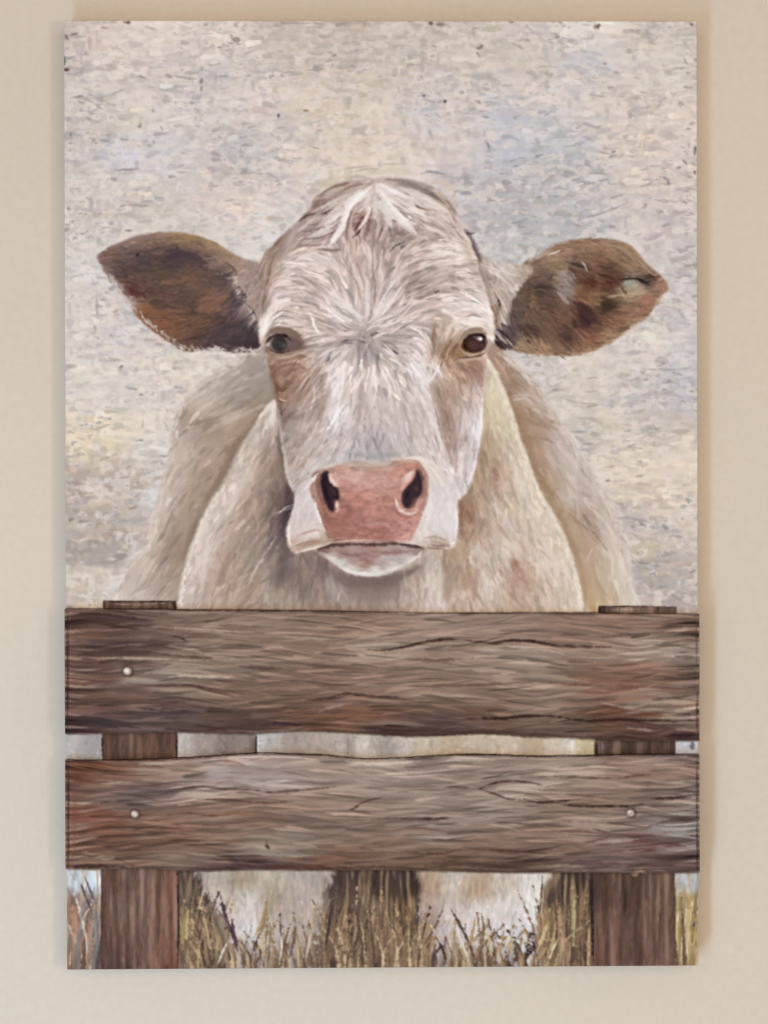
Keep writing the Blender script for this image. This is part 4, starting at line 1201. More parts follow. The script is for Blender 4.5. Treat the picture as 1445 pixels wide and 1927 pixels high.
# the white forelock falls from the crown in an inverted V
dabs("""
12 e6e3df .75 4| 704 346 684 362 664 378 653 398 644 422 630 448 618 464
6 f2f0ec .7 2.5| 700 352 680 366 664 382 655 402 646 426
10 e3dfda .6 4| 700 352 692 375 686 395
11 e4e1dc .7 4| 712 352 728 374 744 396 762 416 784 440
6 f0eeea .65 2.5| 716 360 734 384 752 404 770 424
12 e6e2de .65 4| 712 345 738 358 765 372 795 386
6 f1eeea .6 2.5| 718 348 742 360 768 372
8 dedad4 .55 4| 706 360 708 385 706 410
7 e6e2dc .6 3| 640 402 622 418 600 434
7 e2ddd7 .55 3| 660 372 636 384 610 398
7 e4e0da .55 3| 790 378 818 390 846 402
10 e0dcd7 .45 5| 690 600 665 585 635 560
10 e0dcd7 .45 5| 694 600 720 580 748 556
8 e4e0dc .45 4| 690 604 690 570 692 530
""", sm=2.5)
# muzzle, nose pad, mouth
MUZ = polymask([(560,925),(575,905),(590,885),(625,872),(660,868),(720,866),(770,862),(800,862),(825,880),(845,905),(858,930),(860,986),(857,1014),(848,1030),(812,1026),(700,1022),(597,1030),(556,1040),(541,1008),(544,986),(553,958)], True, 2)
Mf = colfield("""570 930 cfc6c4;570 960 cdc4c3;560 990 d0c5bf;590 1000 d6cfc9;560 1020 c3ab9b;590 1020 bda48f;555 1035 c0a090;610 1020 b59d86;575 1010 cfc2b8;620 880 c9c1ba;700 868 bab3ac;780 866 dcd6ca;820 890 d3cbc2;845 930 d3cdcb
;830 960 dcd7d5;820 990 d8d3d0;850 990 dcd8d8;840 1020 bfae9f;815 1018 b9a596;850 1015 d6cdc6;600 900 c9c0ba;590 940 d6d0cd;805 1000 d9d0c6""", 8, 2)
lay(MUZ*.85, Mf)
strokes(MUZ, Mf, DH, 500, 20, 6, .03, .5, 3, clip=near(MUZ, 1.2), jit=3, spread=.3, bias=.04, hue=.004)
strokes(MUZ, Mf, DH, 900, 14, 4, .035, .5, 5, clip=near(MUZ, 1.2), jit=3, spread=.3, hue=.006)
label(MUZ, 6)
PAD = [(585,905),(590,890),(605,883),(622,880),(645,872),(670,868),(720,870),(765,864),(783,866),(796,878),(804,895),(806,920),(802,945),(794,965),(788,985),(778,1005),(770,1019),(740,1020),(700,1016),(660,1018),(622,1018),(612,1000),(603,975),(594,950),(585,930)]
mp = polymask(PAD, True, .8, .3)
Pf = colfield("""640 878 c08e7c;680 874 ad9080;720 876 ac8c7a;770 870 c07f68;790 885 a67868;630 895 c8968a;660 900 cd978b;700 895 c58a7b;740 895 c58879;770 890 c07f6a;650 915 b9796a;690 920 bd8071;740 925 c08474;670 945 b57464;720 945 ba7a6b
;760 950 bb7b6c;650 970 a9695b;690 975 b9796c;740 975 b47568;630 990 9d6052;680 1000 b37264;720 995 aa6c5f;750 990 bd8073;775 985 c48a7c;640 1010 a3675a;700 1010 a96b5d;760 1010 c08c80;595 900 95695c;592 925 9c6f62;605 950 9f6859
;615 980 9c6252;800 920 a97a6e;797 950 b08073;785 970 bd8576;620 1005 a97868""", 8, 2)
lay(mp, Pf)
strokes(mp, Pf, const_dir(1, .1), 500, 18, 5, .05, .5, 4, clip=mp, jit=3, spread=.5, hue=.006)
shade(mp, noise(7, 4), .045); shade(mp, noise(3, 2), .03); shade(mp, noise(9, 3)-.6, .22, 'd3a69b'); shade(mp, noise(8, 3)-.8, .22, '955649')
label(mp, 7)
dabs("""
8 b5a794 .6 4| 660 870 700 875 740 870
5 9c7f6a .6 3| 665 878 700 881 730 877
7 d3a89c .6 4| 640 893 655 900 670 905
6 d6aa9c .5 3| 645 888 680 890
8 c9a095 .5 4| 665 905 700 912
7 a3614f .5 4| 620 1000 640 1008 665 1005
6 9c5a48 .5 4| 690 1012 720 1014 745 1010
8 a05f50 .4 5| 610 955 625 985
5 cda095 .4 4| 680 990 720 985 735 995
6 8f5546 .4 4| 665 985 700 1000 690 1008
5 8c574a .6 3| 600 930 612 965 622 990
5 b98577 .5 3| 590 905 596 935 604 960
6 cfc5ba .5 3.5| 625 872 650 874 672 877
6 d0c6bb .5 3.5| 690 868 715 872 740 870
5 cfc4b8 .5 3| 750 866 772 868 786 872
# outer nostril rims
8 7f5246 .7 3| 598 892 598 910 604 935 614 955
4 c9a396 .5 3| 592 900 590 920
""")
blob(695,905,60,22,'d7a99e',.4,1.2); blob(700,960,50,26,'bb8376',.25,1.2); blob(640,990,26,22,'95604f',.35,1); blob(770,905,22,16,'cf9f92',.35,1)
dabs("""
7 c4a191 .4 6| 640 876 700 880 765 870
7 b58f80 .45 5| 596 895 590 915 594 940
7 b89386 .4 5| 804 890 806 920 800 950
6 b48f80 .4 5| 625 1012 690 1016 765 1014
""")
NL = [(604,896),(608,889),(618,886),(619,894),(622,905),(630,914),(637,922),(639,934),(637,941),(629,942),(629,952),(628,962),(620,960),(612,945),(606,925),(603,908)]
NR = [(784,882),(790,890),(795,905),(795,925),(788,935),(780,945),(772,955),(764,956),(757,948),(756,930),(764,917),(775,905),(781,895)]
n1 = polymask(NL, True, .6); lay(n1, hx('33242b')); n2 = polymask(NR, True, .6); lay(n2, hx('382a2e'))
dabs("""
8 221620 .8 4| 609 900 612 925 620 945
6 4a353b .6 3| 620 915 632 930
8 dcb5a8 .7 3.5| 622 892 626 905 636 914
6 e4c8bc .65 3| 619 892 624 904 634 913
5 d9a99c .7 2| 632 896 636 908
7 caa391 .9 2| 634 945 636 955 633 962
4 e0c4b4 .8 1.5| 633 946 634 958
7 5b3a38 .6 3| 780 915 788 925
7 221820 .7 4| 768 925 765 940
7 6d4a42 .6 2.5| 783 935 776 950 770 956
6 8a5f55 .6 2.5| 797 900 798 925 790 940
10 d9b8ae .7 4| 776 888 764 900 760 912
7 e3ccc5 .6 3.5| 778 886 768 898 762 906
7 dcc4b8 .65 4| 745 940 750 955 762 965 778 966 786 958
5 dcc8bb .8 2| 744 938 748 952
4 e6d8cd .6 3| 750 956 763 967 777 965
5 a2665a .7 2.5| 742 950 748 966 766 974 784 968
4 b97a6c .7 2| 752 918 750 935
4 6a4038 .8 1.5| 788 880 794 895 797 905
""")
label(n1, 8); label(n2, 9)
dabs("""
5 d9d0ca .8 2| 556 938 572 920 590 898 610 885
5 e6e0dc .7 2| 570 925 585 908 600 892
4 ded8d4 .8 2| 562 960 578 940 586 930
4 e2ded9 .8 2| 546 990 545 1010 548 1030
4 ece6e0 .8 1.5| 545 985 543 1008 547 1028
6 c9bdb9 .5 3| 570 950 565 980 570 1000
4 e0dad4 .8 2| 590 950 600 975 612 1000
5 e8e4e0 .8 2| 592 940 598 965 608 990
5 a78672 .7 3| 560 1035 580 1025 610 1018
4 b3937e .7 2| 560 1008 590 998 610 1000
4 9a7a68 .6 2| 552 1030 570 1022 590 1018
4 e0d6cc .8 1.5| 555 1040 580 1034 605 1028 625 1020
5 a88f7a .7 3| 600 1022 620 1017 635 1012
6 e6dfd6 .7 3| 762 864 790 862 808 872
5 eae4da .7 2| 800 870 820 890 840 925
4 e2ddd8 .7 2| 808 900 808 940 800 970
5 e6e2df .7 3| 812 930 806 970 795 1005
5 e0dcdb .6 3| 830 900 845 930 852 960
4 ece9e8 .8 2| 856 950 859 985 856 1012
4 d6cec6 .7 2| 785 1015 800 1000
4 a3907f .7 2| 800 1012 820 1010 845 1020
4 8a7060 .7 2| 810 1025 830 1028 846 1028
4 efe9e3 .8 1.5| 846 1026 856 1018
4 b39f90 .6 3| 560 912 575 900
2 bfb3a8 .7 1.2| 555 955 535 960 518 972
1.8 e3dcd4 .8 1.2| 555 949 540 954 528 962 516 966
1.6 e3dcd4 .7 1| 858 996 866 994 872 990
1.6 e3dcd4 .6 1| 856 1010 862 1016 868 1024
1.6 e3dcd4 .6 1| 858 980 864 975
""")
LIP = [(597,1036),(625,1026),(660,1024),(700,1022),(750,1024),(790,1030),(800,1034),(790,1042),(774,1058),(744,1073),(710,1083),(680,1083),(652,1075),(625,1056)]
ml = polymask(LIP, True, .8, .3)
Lf = colfield("""610 1036 8c6a60;640 1040 a07870;680 1050 a5756c;700 1040 a87c72;740 1040 a8857c;780 1040 9a7a72;690 1060 a87d72;720 1055 b39c92;750 1055 b8aaa0;640 1060 c9beaf;620 1050 cfc6b8;660 1072 d6cdbf;700 1076 d9d1c4;740 1068 d3cabc;775 1052 d3cbbd;665 1055 a98a80;790 1036 a08a80""", 6, 2)
lay(ml, Lf)
strokes(ml, Lf, const_dir(1, 0), 300, 12, 3, .06, .5, 4, clip=ml, jit=2, spread=.35, hue=.006)
dabs("""
7 8a5c54 .6 3| 640 1040 665 1045 690 1042
6 8f625a .6 3| 700 1038 740 1040 780 1036
5 8c6058 .6 3| 680 1052 700 1058
6 b9aba2 .7 3| 705 1052 735 1048 765 1048
6 d6cec2 .6 4| 603 1042 630 1058 658 1074 690 1080 720 1078
6 ddd6cb .6 3.5| 660 1076 700 1080 740 1070 772 1055
5 e6e0d6 .55 3| 640 1068 665 1077 700 1081
5 dcd4c6 .8 2| 770 1058 788 1045 795 1036
5 d2c8ba .7 2| 606 1040 625 1050 640 1060
6 4d312e .82 3| 598 1034 625 1026 650 1024 680 1023
6 50342d .82 3| 650 1024 700 1025 740 1023 770 1025
5 4d312e .78 3| 750 1024 780 1028 798 1032
3 8f675c .6 3| 640 1022 700 1019 760 1019
3 dab7a8 .7 1.5| 630 1020 665 1017 700 1017
4 d6bcae .6 2| 745 1018 775 1018
8 a07c66 .5 4| 556 1028 580 1020 606 1016
6 9c7a68 .5 3.5| 820 1020 838 1024 850 1026
3 8a7468 .7 2| 800 1030 820 1032 838 1032
""")
label(ml, 10)
label(polymask([(503,640),(510,630),(524,627),(537,632),(541,645),(537,658),(524,663),(510,658)]), 11)
label(polymask([(874,645),(880,630),(895,625),(910,630),(916,645),(910,660),(895,665),(880,660)]), 12)
# --- 7. strip seen between the rails
G = polymask([(110,1374),(1330,1374),(1330,1434),(110,1434)], False)
Gf = colfield("""140 1400 b3aca5;170 1400 9f9590;150 1420 a39a93;345 1400 b9b0a6;380 1400 a4978c;430 1395 8f8178;460 1405 9a8c80;478 1400 7a6a60;490 1400 cfcdd2;500 1400 b5aea8;550 1400 aa9c90;600 1395 b0a294;640 1400 b8aca0;655 1400 a89a8e
;680 1400 c6bcae;715 1400 b0a496;725 1400 a39a90;760 1400 c2b5a8;800 1395 c4b49c;850 1400 bda98d;900 1395 c3b49b;950 1400 c9b8a0;1000 1395 bda98c;1040 1400 cbbba4;1065 1400 d0c6b6;1076 1400 e0dcd6;1085 1400 c9bb8f;1110 1400 c4b489
;1200 1400 54423a;1290 1405 b9bdc2;1305 1400 b3b6bb""", 7, 2, .4)
lay(G, Gf)
GG = G.copy(); strokes(GG, Gf, V0, 900, 16, 5, .06, .6, 4, jit=3)
strokes(GG, Gf, H0, 900, 10, 4, .06, .5, 4, jit=3)
dabs("""
3 4a3a38 .95 1.2| 482 1380 482 1424
4 d6d6de .9 1.5| 487 1380 486 1422
2 8a7d74 .7 1.5| 655 1384 655 1428
2 8a7d74 .6 1.5| 715 1386 718 1428
4 e0ddd8 .8 1.5| 1077 1390 1074 1420
2.5 5a4a40 .9 1.2| 1119 1390 1119 1424
7 6a6a70 .9 2| 1303 1395 1301 1412
12 948a80 .4 5| 430 1400 470 1400
""")
label(G, 2); label(polymask([(110,1374),(194,1374),(194,1434),(110,1434)], False), 1); label(polymask([(1268,1374),(1330,1374),(1330,1434),(1268,1434)], False), 1)

# --- 8. grass, legs
B = polymask([(110,1630),(1330,1630),(1330,1840),(110,1840)], False)
Bf = colfield("""140 1650 c9cfd3;170 1655 d6dadc;135 1720 a07a60;160 1700 8c7a72;175 1740 857468;140 1780 8f7466;180 1790 6f6258;355 1660 54453c;370 1700 55463f;345 1740 7d6a50;350 1790 77604a;600 1700 6a5a50;640 1660 4d3d36;700 1660 493931;760 1665 463730
;640 1720 5f4b3c;700 1720 75604a;760 1720 6b553f;640 1790 5f4a3a;700 1790 7d654c;760 1790 6a543f;1030 1670 4a3b35;1060 1680 5a4a3d;1100 1670 43352f;1040 1740 8c744f;1080 1740 7d6a4a;1100 1790 5f4f3c;1040 1790 86704f;1290 1660 b5bcc4;1290 1700 a98f62;1290 1780 8f7850;450 1790 77624c;550 1790 6a5544;850 1790 80684c;950 1790 8f7a58""", 10, 2)
lay(B, Bf)
strokes(B, Bf, const_dir(.05, -1), 1800, 26, 4, .12, .7, 6, jit=4, spread=.2, hue=.02)
LEG1 = [(380,1630),(385,1655),(400,1690),(415,1720),(430,1750),(440,1840),(590,1840),(597,1760),(604,1700),(612,1660),(614,1630)]
LEG2 = [(800,1630),(795,1660),(787,1710),(786,1760),(790,1840),(1000,1840),(1008,1760),(1016,1690),(1019,1630)]
for LG, Ls in ((LEG1, "400 1645 b0a597;450 1650 a59684;500 1645 b5a999;560 1650 b3a59c;600 1650 aa9c94;420 1690 bfb2aa;470 1700 d0c8c6;510 1690 a69684;560 1700 ac9c94;590 1700 bcaea0;470 1750 cdc4bd;530 1740 b0a198;560 1760 ab9a8c;450 1790 a8968a;590 1760 b3a596"),
               (LEG2, "810 1660 a99079;850 1655 c4b9ae;880 1650 c2b6ab;900 1655 b39a84;890 1670 ab9178;950 1655 c5b8ad;1000 1655 d6d0cc;820 1700 b09a90;850 1710 c5bcb6;900 1710 d3ccc9;950 1710 cfc9c9;1005 1700 dad8d8;800 1740 8f7b74;830 1750 b3a5a0;880 1750 d3cbc4;950 1750 cbc4c2;900 1800 a89680")):
    mg = polymask(LG, True, 3.5, 1.5); Lg = colfield(Ls, 12, 2); lay(mg, Lg)
    strokes(mg, Lg, V0, 600, 20, 6, .04, .6, 4, jit=5, spread=.3); strokes(mg, Lg, V0, 700, 10, 3, .06, .55, 4, jit=3, spread=.4)
    if LG is LEG1:
        leg1 = mg
    else: leg2 = mg
dabs("""
12 4d3d36 .55 7| 625 1650 680 1655 740 1650 785 1655
12 523f35 .5 8| 620 1668 690 1676 780 1670
8 4a3b35 .6 5| 345 1650 360 1680
3 8a8078 .8 2| 613 1650 606 1690 598 1730
3 e0dedc .8 2| 1016 1650 1012 1690 1006 1730
3 2f2626 .8 1.5| 1020 1648 1018 1690 1014 1730
5 a08a7a .5 3| 503 1660 506 1720
22 b39b80 .45 10| 870 1655 900 1665
16 a59272 .35 10| 440 1660 480 1655
8 9a7a68 .6 4| 797 1660 790 1710
18 cfd8e0 .8 5| 150 1645 160 1660
12 d5dde4 .8 4| 172 1648 175 1670
10 c5cdd5 .7 4| 132 1660 140 1690
12 b9c3cc .8 4| 1275 1655 1300 1660
8 a9b1ba .7 4| 1280 1668 1305 1675
""")
def grass(n, x0, x1, yb, top, cols, w=(2, 5), lean=.22, a=.85):
    for k in range(n):
        x = rng.uniform(x0, x1); b = rng.uniform(yb-28, yb+10) if yb > 1800 else yb+rng.uniform(-6, 6); h = rng.uniform(*top); l = rng.normal(0, lean)*h
        c = hx(cols[rng.integers(len(cols))])*rng.uniform(.85, 1.12)
        dab([(x, b), (x+l*.35, b-h*.5), (x+l, b-h)], rng.uniform(*w), np.clip(c, 0, 1), a, 1.3, ends=(.02, .75))
DK = ['4a3a33','5a4638','664c3c','6f5644','7a5f4c']; GD = ['967854','a98c66','866a4c','b99e76','765c46','86664f','94735a']; MX = DK+GD
g1 = noise(3, 26, 3); g2 = noise(7, 20, 4)
shade(B*(1-np.clip(leg1+leg2, 0, 1)), g1, .09); shade(B*(1-np.clip(leg1+leg2, 0, 1)), (g2*.8+g1*.6-.8), .4, '54423a'); shade(B*(1-np.clip(leg1+leg2, 0, 1)), (g1*.8-g2*.6-.2), .5, 'a98b64')
grass(40, 336, 420, 1835, (70, 150), MX, (8, 15), .22); grass(44, 380, 610, 1835, (40, 95), GD+DK+['8a6f5c','75604f'], (7, 13), .35)
grass(60, 615, 800, 1815, (60, 130), MX, (7, 13), .16); grass(40, 615, 800, 1835, (60, 120), MX, (8, 15), .2)
grass(44, 800, 1010, 1835, (35, 85), GD+DK[:3]+['cbb892'], (7, 13), .35)
grass(56, 1012, 1116, 1835, (70, 160), MX, (7, 14), .16); grass(20, 1012, 1116, 1770, (40, 90), GD+DK, (5, 9), .12)
grass(22, 128, 194, 1835, (60, 150), ['8f8a85','6a5a52','a8755a','b58a6a','77706c','c9b49c','5a4a46'], (8, 16), .25)
grass(22, 1270, 1318, 1835, (60, 140), ['b5985f','c9b07a','8f744a','d6c8a8','6f5a42'], (7, 13), .08)
grass(26, 390, 610, 1835, (45, 105), GD+DK, (6, 11), .35, .75); grass(26, 795, 1015, 1835, (40, 100), GD+DK+['d3bf98'], (6, 11), .35, .75); grass(14, 336, 420, 1810, (60, 120), GD, (6, 11), .25, .75); grass(20, 615, 790, 1800, (40, 90), GD, (5, 9), .15, .7)
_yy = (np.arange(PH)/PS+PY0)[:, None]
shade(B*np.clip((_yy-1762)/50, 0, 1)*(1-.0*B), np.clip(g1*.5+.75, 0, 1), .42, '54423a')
for k in range(60):      # light curved blades over the dark foot of the grass
    x = rng.choice([rng.uniform(340, 610), rng.uniform(615, 795), rng.uniform(800, 1110)]); h = rng.uniform(40, 95); l = rng.normal(0, .3)*h
    dab([(x, 1822), (x+l*.2, 1822-h*.5), (x+l, 1822-h)], rng.uniform(4, 8), hx(['b39870','a3845e','c4ab84','8f7454'][rng.integers(4)]), .75, 2, ends=(.02, .75))
shade(B, noise(2, 7, 1), .03)
# fringe of blades in front of the pale legs, laid one by one
dabs("""
9 9a8350 .85 2| 345 1790 346 1750 352 1715
6 c2ac78 .8 2| 352 1775 352 1740 356 1712
7 6b5a48 .85 2| 385 1680 405 1730 430 1790
6 857468 .8 2| 400 1700 420 1750 440 1800
6 a89a88 .8 2| 425 1725 440 1765 455 1810
7 4f3a42 .9 2| 415 1685 425 1725 440 1765
7 4a343c .85 2| 436 1728 440 1760 448 1790
5 77626a .8 2| 410 1710 432 1745
6 8c7250 .85 2| 488 1770 497 1735 503 1690
5 a5824f .8 2| 478 1765 494 1735 502 1705
5 b59a60 .8 2| 485 1790 500 1750
5 8c7358 .8 2| 505 1780 510 1755 506 1735
6 6a5442 .85 2| 545 1800 553 1770 556 1735
5 a08c70 .8 2| 520 1800 532 1770 540 1745
4 d9cfc0 .8 1.5| 526 1815 530 1780 525 1750
4 c9b9a5 .8 1.5| 575 1810 580 1780 588 1750
5 3a302f .9 1.5| 612 1790 618 1750 625 1700
7 9a8868 .85 2| 590 1760 592 1730 594 1700
5 8c7a70 .8 1.5| 612 1720 620 1695 632 1690
4 e0d5c5 .8 1.5| 410 1815 420 1790 430 1770
5 54423c .9 1.5| 845 1705 862 1735 880 1770 895 1810
4 d6c9b5 .85 1.5| 855 1745 870 1775 882 1812
5 46343a .9 1.5| 822 1765 832 1785 838 1805
5 a5865a .85 1.5| 880 1785 890 1750 893 1725
5 7a6048 .85 1.5| 905 1790 910 1755 906 1720
5 c2a873 .85 1.5| 925 1800 920 1770 915 1745
5 9a8058 .8 1.5| 940 1800 945 1770 948 1750
5 b59f70 .85 1.5| 962 1800 960 1775 965 1755
5 9d7f58 .8 1.5| 985 1740 992 1760 996 1790
6 c9b080 .85 1.5| 1010 1790 1022 1760 1030 1735
6 b59c6c .85 1.5| 1025 1810 1040 1770 1045 1730
4 e0cfa8 .8 1.5| 1030 1815 1038 1790 1050 1765
7 a88a60 .8 2| 1000 1812 1015 1800 1030 1780
5 9a8a60 .8 2| 1075 1760 1078 1710 1082 1680
5 b8a97a .8 2| 1078 1780 1080 1730 1079 1690
3 2f2424 .9 1.2| 1058 1650 1058 1720
3 2a2020 .9 1.2| 1112 1660 1113 1800
6 c9b083 .8 2| 1290 1790 1292 1740 1290 1690
3 d6d0c8 .8 1.5| 1274 1735 1276 1715
4 55474a .8 1.5| 1304 1745 1306 1735
4 6a5d60 .8 1.5| 1305 1720 1306 1705
9 c08a6a .5 4| 140 1700 143 1740 140 1770
4 4a3f42 .8 1.5| 152 1660 163 1690 175 1720
4 5b4c55 .8 1.5| 160 1650 172 1680 182 1700
4 6f6762 .8 1.5| 180 1700 184 1740 186 1790
4 bfae98 .8 1.5| 165 1800 163 1770 158 1740
""")
label(B, 13); label(leg1*(np.arange(PH)[:, None] < (1735-PY0)*PS), 14); label(leg2*(np.arange(PH)[:, None] < (1740-PY0)*PS), 15)

# --- 9. posts
for (poly, cs, kl) in (([(194,1368),(334,1368),(334,1440),(194,1440)], "200 1390 5e433a;260 1395 6f5244;325 1395 6a4a3e;260 1420 654a3e", 16),
                   ([(191,1632),(335,1632),(335,1832),(191,1832)], "200 1660 6a4c41;260 1660 73584c;325 1680 84584a;200 1740 6a4b40;240 1700 7a6055;270 1740 6e5346;320 1740 7d5646;210 1800 6a4d44;300 1800 7a5648;235 1800 5f463f;325 1810 7f5040", 16),
                   ([(195,1130),(332,1131),(332,1160),(195,1160)], "210 1138 5f4740;260 1138 6f5a50;325 1138 6a544a", 16),
                   ([(1121,1368),(1270,1368),(1270,1440),(1121,1440)], "1130 1400 5f4a48;1160 1400 59473c;1200 1400 4f3d34;1250 1405 5a463c", 17),
                   ([(1116,1632),(1269,1632),(1269,1832),(1116,1832)], "1130 1660 5a4238;1180 1670 5b4439;1250 1680 6f564b;1130 1740 6f5247;1200 1740 664b40;1250 1740 705346;1140 1800 6b4a42;1200 1800 5f453c;1250 1800 7a5a52", 17),
                   ([(1126,1140),(1272,1142),(1272,1162),(1126,1162)], "1130 1148 5c4a48;1180 1148 94837a;1200 1148 7f6d66;1260 1149 756058", 17)):
    mm = polymask(poly, False, .4); f_ = colfield(cs, 12, 2); lay(mm, f_)
    strokes(mm, f_, V0, 500, 34, 6, .07, .6, 4, clip=mm, jit=4, spread=.05); strokes(mm, f_, V0, 600, 18, 2.5, .09, .6, 4, clip=mm, jit=3, spread=.08)
    label(mm, kl)
dabs("""
3 2f2220 .95 1.2| 333 1380 333 1428
4 352523 .9 1.5| 193 1380 194 1430
3.5 2a1c1c .95 1.2| 334 1642 336 1720 335 1822
2.5 4a332c .8 1.2| 192 1645 191 1820
2.5 3a2825 .9 1.2| 195 1132 250 1132 331 1131
3 3a2825 .9 1.2| 196 1131 196 1147
5 4a3530 .9 1.5| 322 1132 330 1140 331 1147
3 a08c80 .7 1.5| 205 1136 260 1137 318 1135
3 30211f .95 1.2| 1127 1142 1127 1154
2.5 45332f .9 1.2| 1126 1142 1180 1141 1272 1142
4 b5a79d .7 2| 1150 1148 1190 1147
3 6a544c .8 1.5| 1165 1143 1165 1153
3 6a544c .8 1.5| 1205 1143 1205 1153
3 2f2023 .95 1.5| 1122 1390 1123 1424
3 8a7670 .7 1.5| 1132 1392 1133 1420
3 7a6258 .6 1.5| 1145 1392 1146 1422
3 2f2220 .95 1.2| 1115 1650 1116 1816
2.5 4a352f .8 1.2| 1269 1650 1269 1815
6 7d6256 .5 3| 1250 1660 1252 1720 1250 1800
5 4d382f .5 3| 1205 1650 1200 1720
4 85675a .5 2| 1225 1660 1224 1740
4 503a33 .5 2| 1145 1700 1147 1800
6 8a5f4c .5 3| 322 1660 322 1700
5 8f6350 .5 3| 215 1740 214 1790
3 a06f5c .6 2| 232 1800 235 1822
3 a06f5c .5 2| 295 1800 296 1822
4 52392f .5 2| 240 1650 242 1740
""")

pm_ = (((LAB == 16) | (LAB == 17))).astype(np.float32); q1 = noise(4, 60, 2); q2 = noise(2, 26, 2)
shade(pm_, q1, .07); shade(pm_, q2, .05); shade(pm_, (q1*.8-q2*.5-.8), .5, '9a8072'); shade(pm_, (q2*.9-q1*.4-.9), .5, '453430')
# --- 10. the two rails
def rail(top, bot):
    T = spline(top, False, 8); Bt = spline(bot, False, 8)
    return [tuple(p) for p in T]+[tuple(p) for p in Bt[::-1]]
RU = rail([(90,1145),(200,1146),(330,1147),(550,1149),(780,1153),(1000,1153),(1150,1154),(1350,1155)],
          [(90,1381),(200,1380),(337,1378),(400,1380),(468,1381),(540,1377),(589,1376),(690,1381),(758,1385),(816,1385),(894,1381),(940,1382),(991,1386),(1112,1389),(1184,1394),(1350,1394)])
RL = rail([(90,1431),(250,1430),(330,1427),(395,1423),(477,1418),(560,1419),(613,1421),(660,1426),(710,1428),(797,1424),(860,1420),(923,1420),(1000,1423),(1088,1422),(1184,1420),(1350,1420)],
          [(90,1635),(180,1636),(250,1634),(310,1636),(371,1639),(480,1637),(613,1638),(700,1637),(821,1639),(942,1642),(1116,1642),(1184,1643),(1350,1642)])
Wu = colfield("""150 1170 665049;200 1210 5c4a46;300 1180 75625a;400 1200 86756a;150 1260 66504a;330 1260 8e8175;280 1275 8a8078;450 1240 8b7b70;550 1200 867265;550 1270 806a60;150 1320 645049;180 1350 55484a;140 1370 5a4846;300 1340 5e5150;250 1310 6e5a50;400 1300 7c685c;500 1320 76645a;600 1320 80695f
;450 1360 5d4a45;550 1350 6d5145;650 1350 785847;700 1300 857167;700 1220 93867a;650 1170 8a7468;800 1180 8f7f76;900 1170 8c7b72;850 1230 8c7c72;950 1240 978b82;1050 1200 857066;1150 1170 8a7368;1200 1230 9b9086;1280 1180 86766c;1280 1230 99908a
;1000 1280 8e8075;1100 1290 84695b;1200 1270 83685c;1280 1310 8a7b70;800 1290 8b796c;900 1320 7f6e64;1000 1330 83746a;1200 1330 8d8176;1150 1340 6e4c40;1280 1360 85786f;800 1370 594a4a;900 1340 6f594e;1050 1370 6a5a52;1180 1375 5b4540;1290 1385 4d3c3c;700 1375 4f3c3a;500 1165 8a796f;350 1155 857469""", 16, 1.9, 2.2)
Wl = colfield("""140 1450 7a5040;140 1550 6f4a3d;200 1460 7c5e52;300 1450 8f7c70;420 1450 9a8f8c;500 1470 a09694;600 1440 93847c;700 1440 a8a096;200 1480 85736a;250 1500 6c605e;350 1490 a0938a;330 1530 7c655a;450 1520 7f675b;550 1510 8c7a6e;200 1580 75594c;300 1570 7a5f50;400 1570 7c685c;500 1590 8d8478
;600 1560 8b7a70;200 1620 7b6356;300 1620 7a6a60;450 1625 564544;600 1620 6f5347;700 1600 7c675a;780 1450 8d7d78;850 1440 a0958a;900 1470 8c7d75;960 1480 a09890;1050 1450 a3978c;1150 1450 8a756d;1250 1450 8a7d78;800 1500 91867d;900 1530 918780;1000 1500 85736a;1100 1500 8a776c;1200 1500 80736c
;1290 1480 8a807c;800 1560 8c8079;1000 1560 88756a;1100 1550 8f8278;1280 1540 8b8782;1250 1560 9a9a9b;900 1590 7d695d;1050 1600 7a665c;1150 1600 7a6a66;1270 1600 827a7c;800 1620 6d5a4c;950 1630 5b4a42;1100 1630 6f6060;1250 1630 6d5a55;1200 1590 6b4a48""", 16, 1.9, 2.2)
for poly, Wf, kl in ((RU, Wu, 18), (RL, Wl, 19)):
    mm = polymask(poly, False, .3); lay(mm, Wf)
    DW = dirfield(" ;".join("%d %d 1 %.2f" % (x, y, .10*math.sin(x*.013+y*.021)) for x in range(130, 1320, 90) for y in range(1150, 1650, 60)), 30)
    w1 = noise(95, 3.4, 6); w2 = noise(60, 2.0, 6); w3 = noise(28, 1.2, 5); w4 = noise(110, 10, 5); w5 = noise(40, 3.2, 7)
    strokes(mm, Wf, DW, 600, 80, 10, .05, .5, 4, clip=mm, jit=8, spread=.05, hue=.006)
    shade(mm, w4, .05); shade(mm, w1, .06); shade(mm, w2, .055); shade(mm, w3, .035)
    shade(mm, (w1*.7+w5*.8-.7)*.9, .42, 'aaa094')
    shade(mm, (-w1*.5+w2*.9-.8)*.9, .5, '54403c')
    shade(mm, (w4*.8-w5*.5-.8)*.8, .35, '7c5746')
    strokes(mm, Wf, DW, 420, 85, 4.6, .09, .55, 4, clip=mm, jit=5, spread=.05, hue=.006)
    strokes(mm, Wf, DW, 200, 80, 4.0, .06, .6, 3, clip=mm, jit=5, spread=.05, bias=.22, hue=.004)
    strokes(mm, Wf, DW, 220, 80, 3.6, .06, .6, 3, clip=mm, jit=5, spread=.05, bias=-.28, hue=.004)
    label(mm, kl)
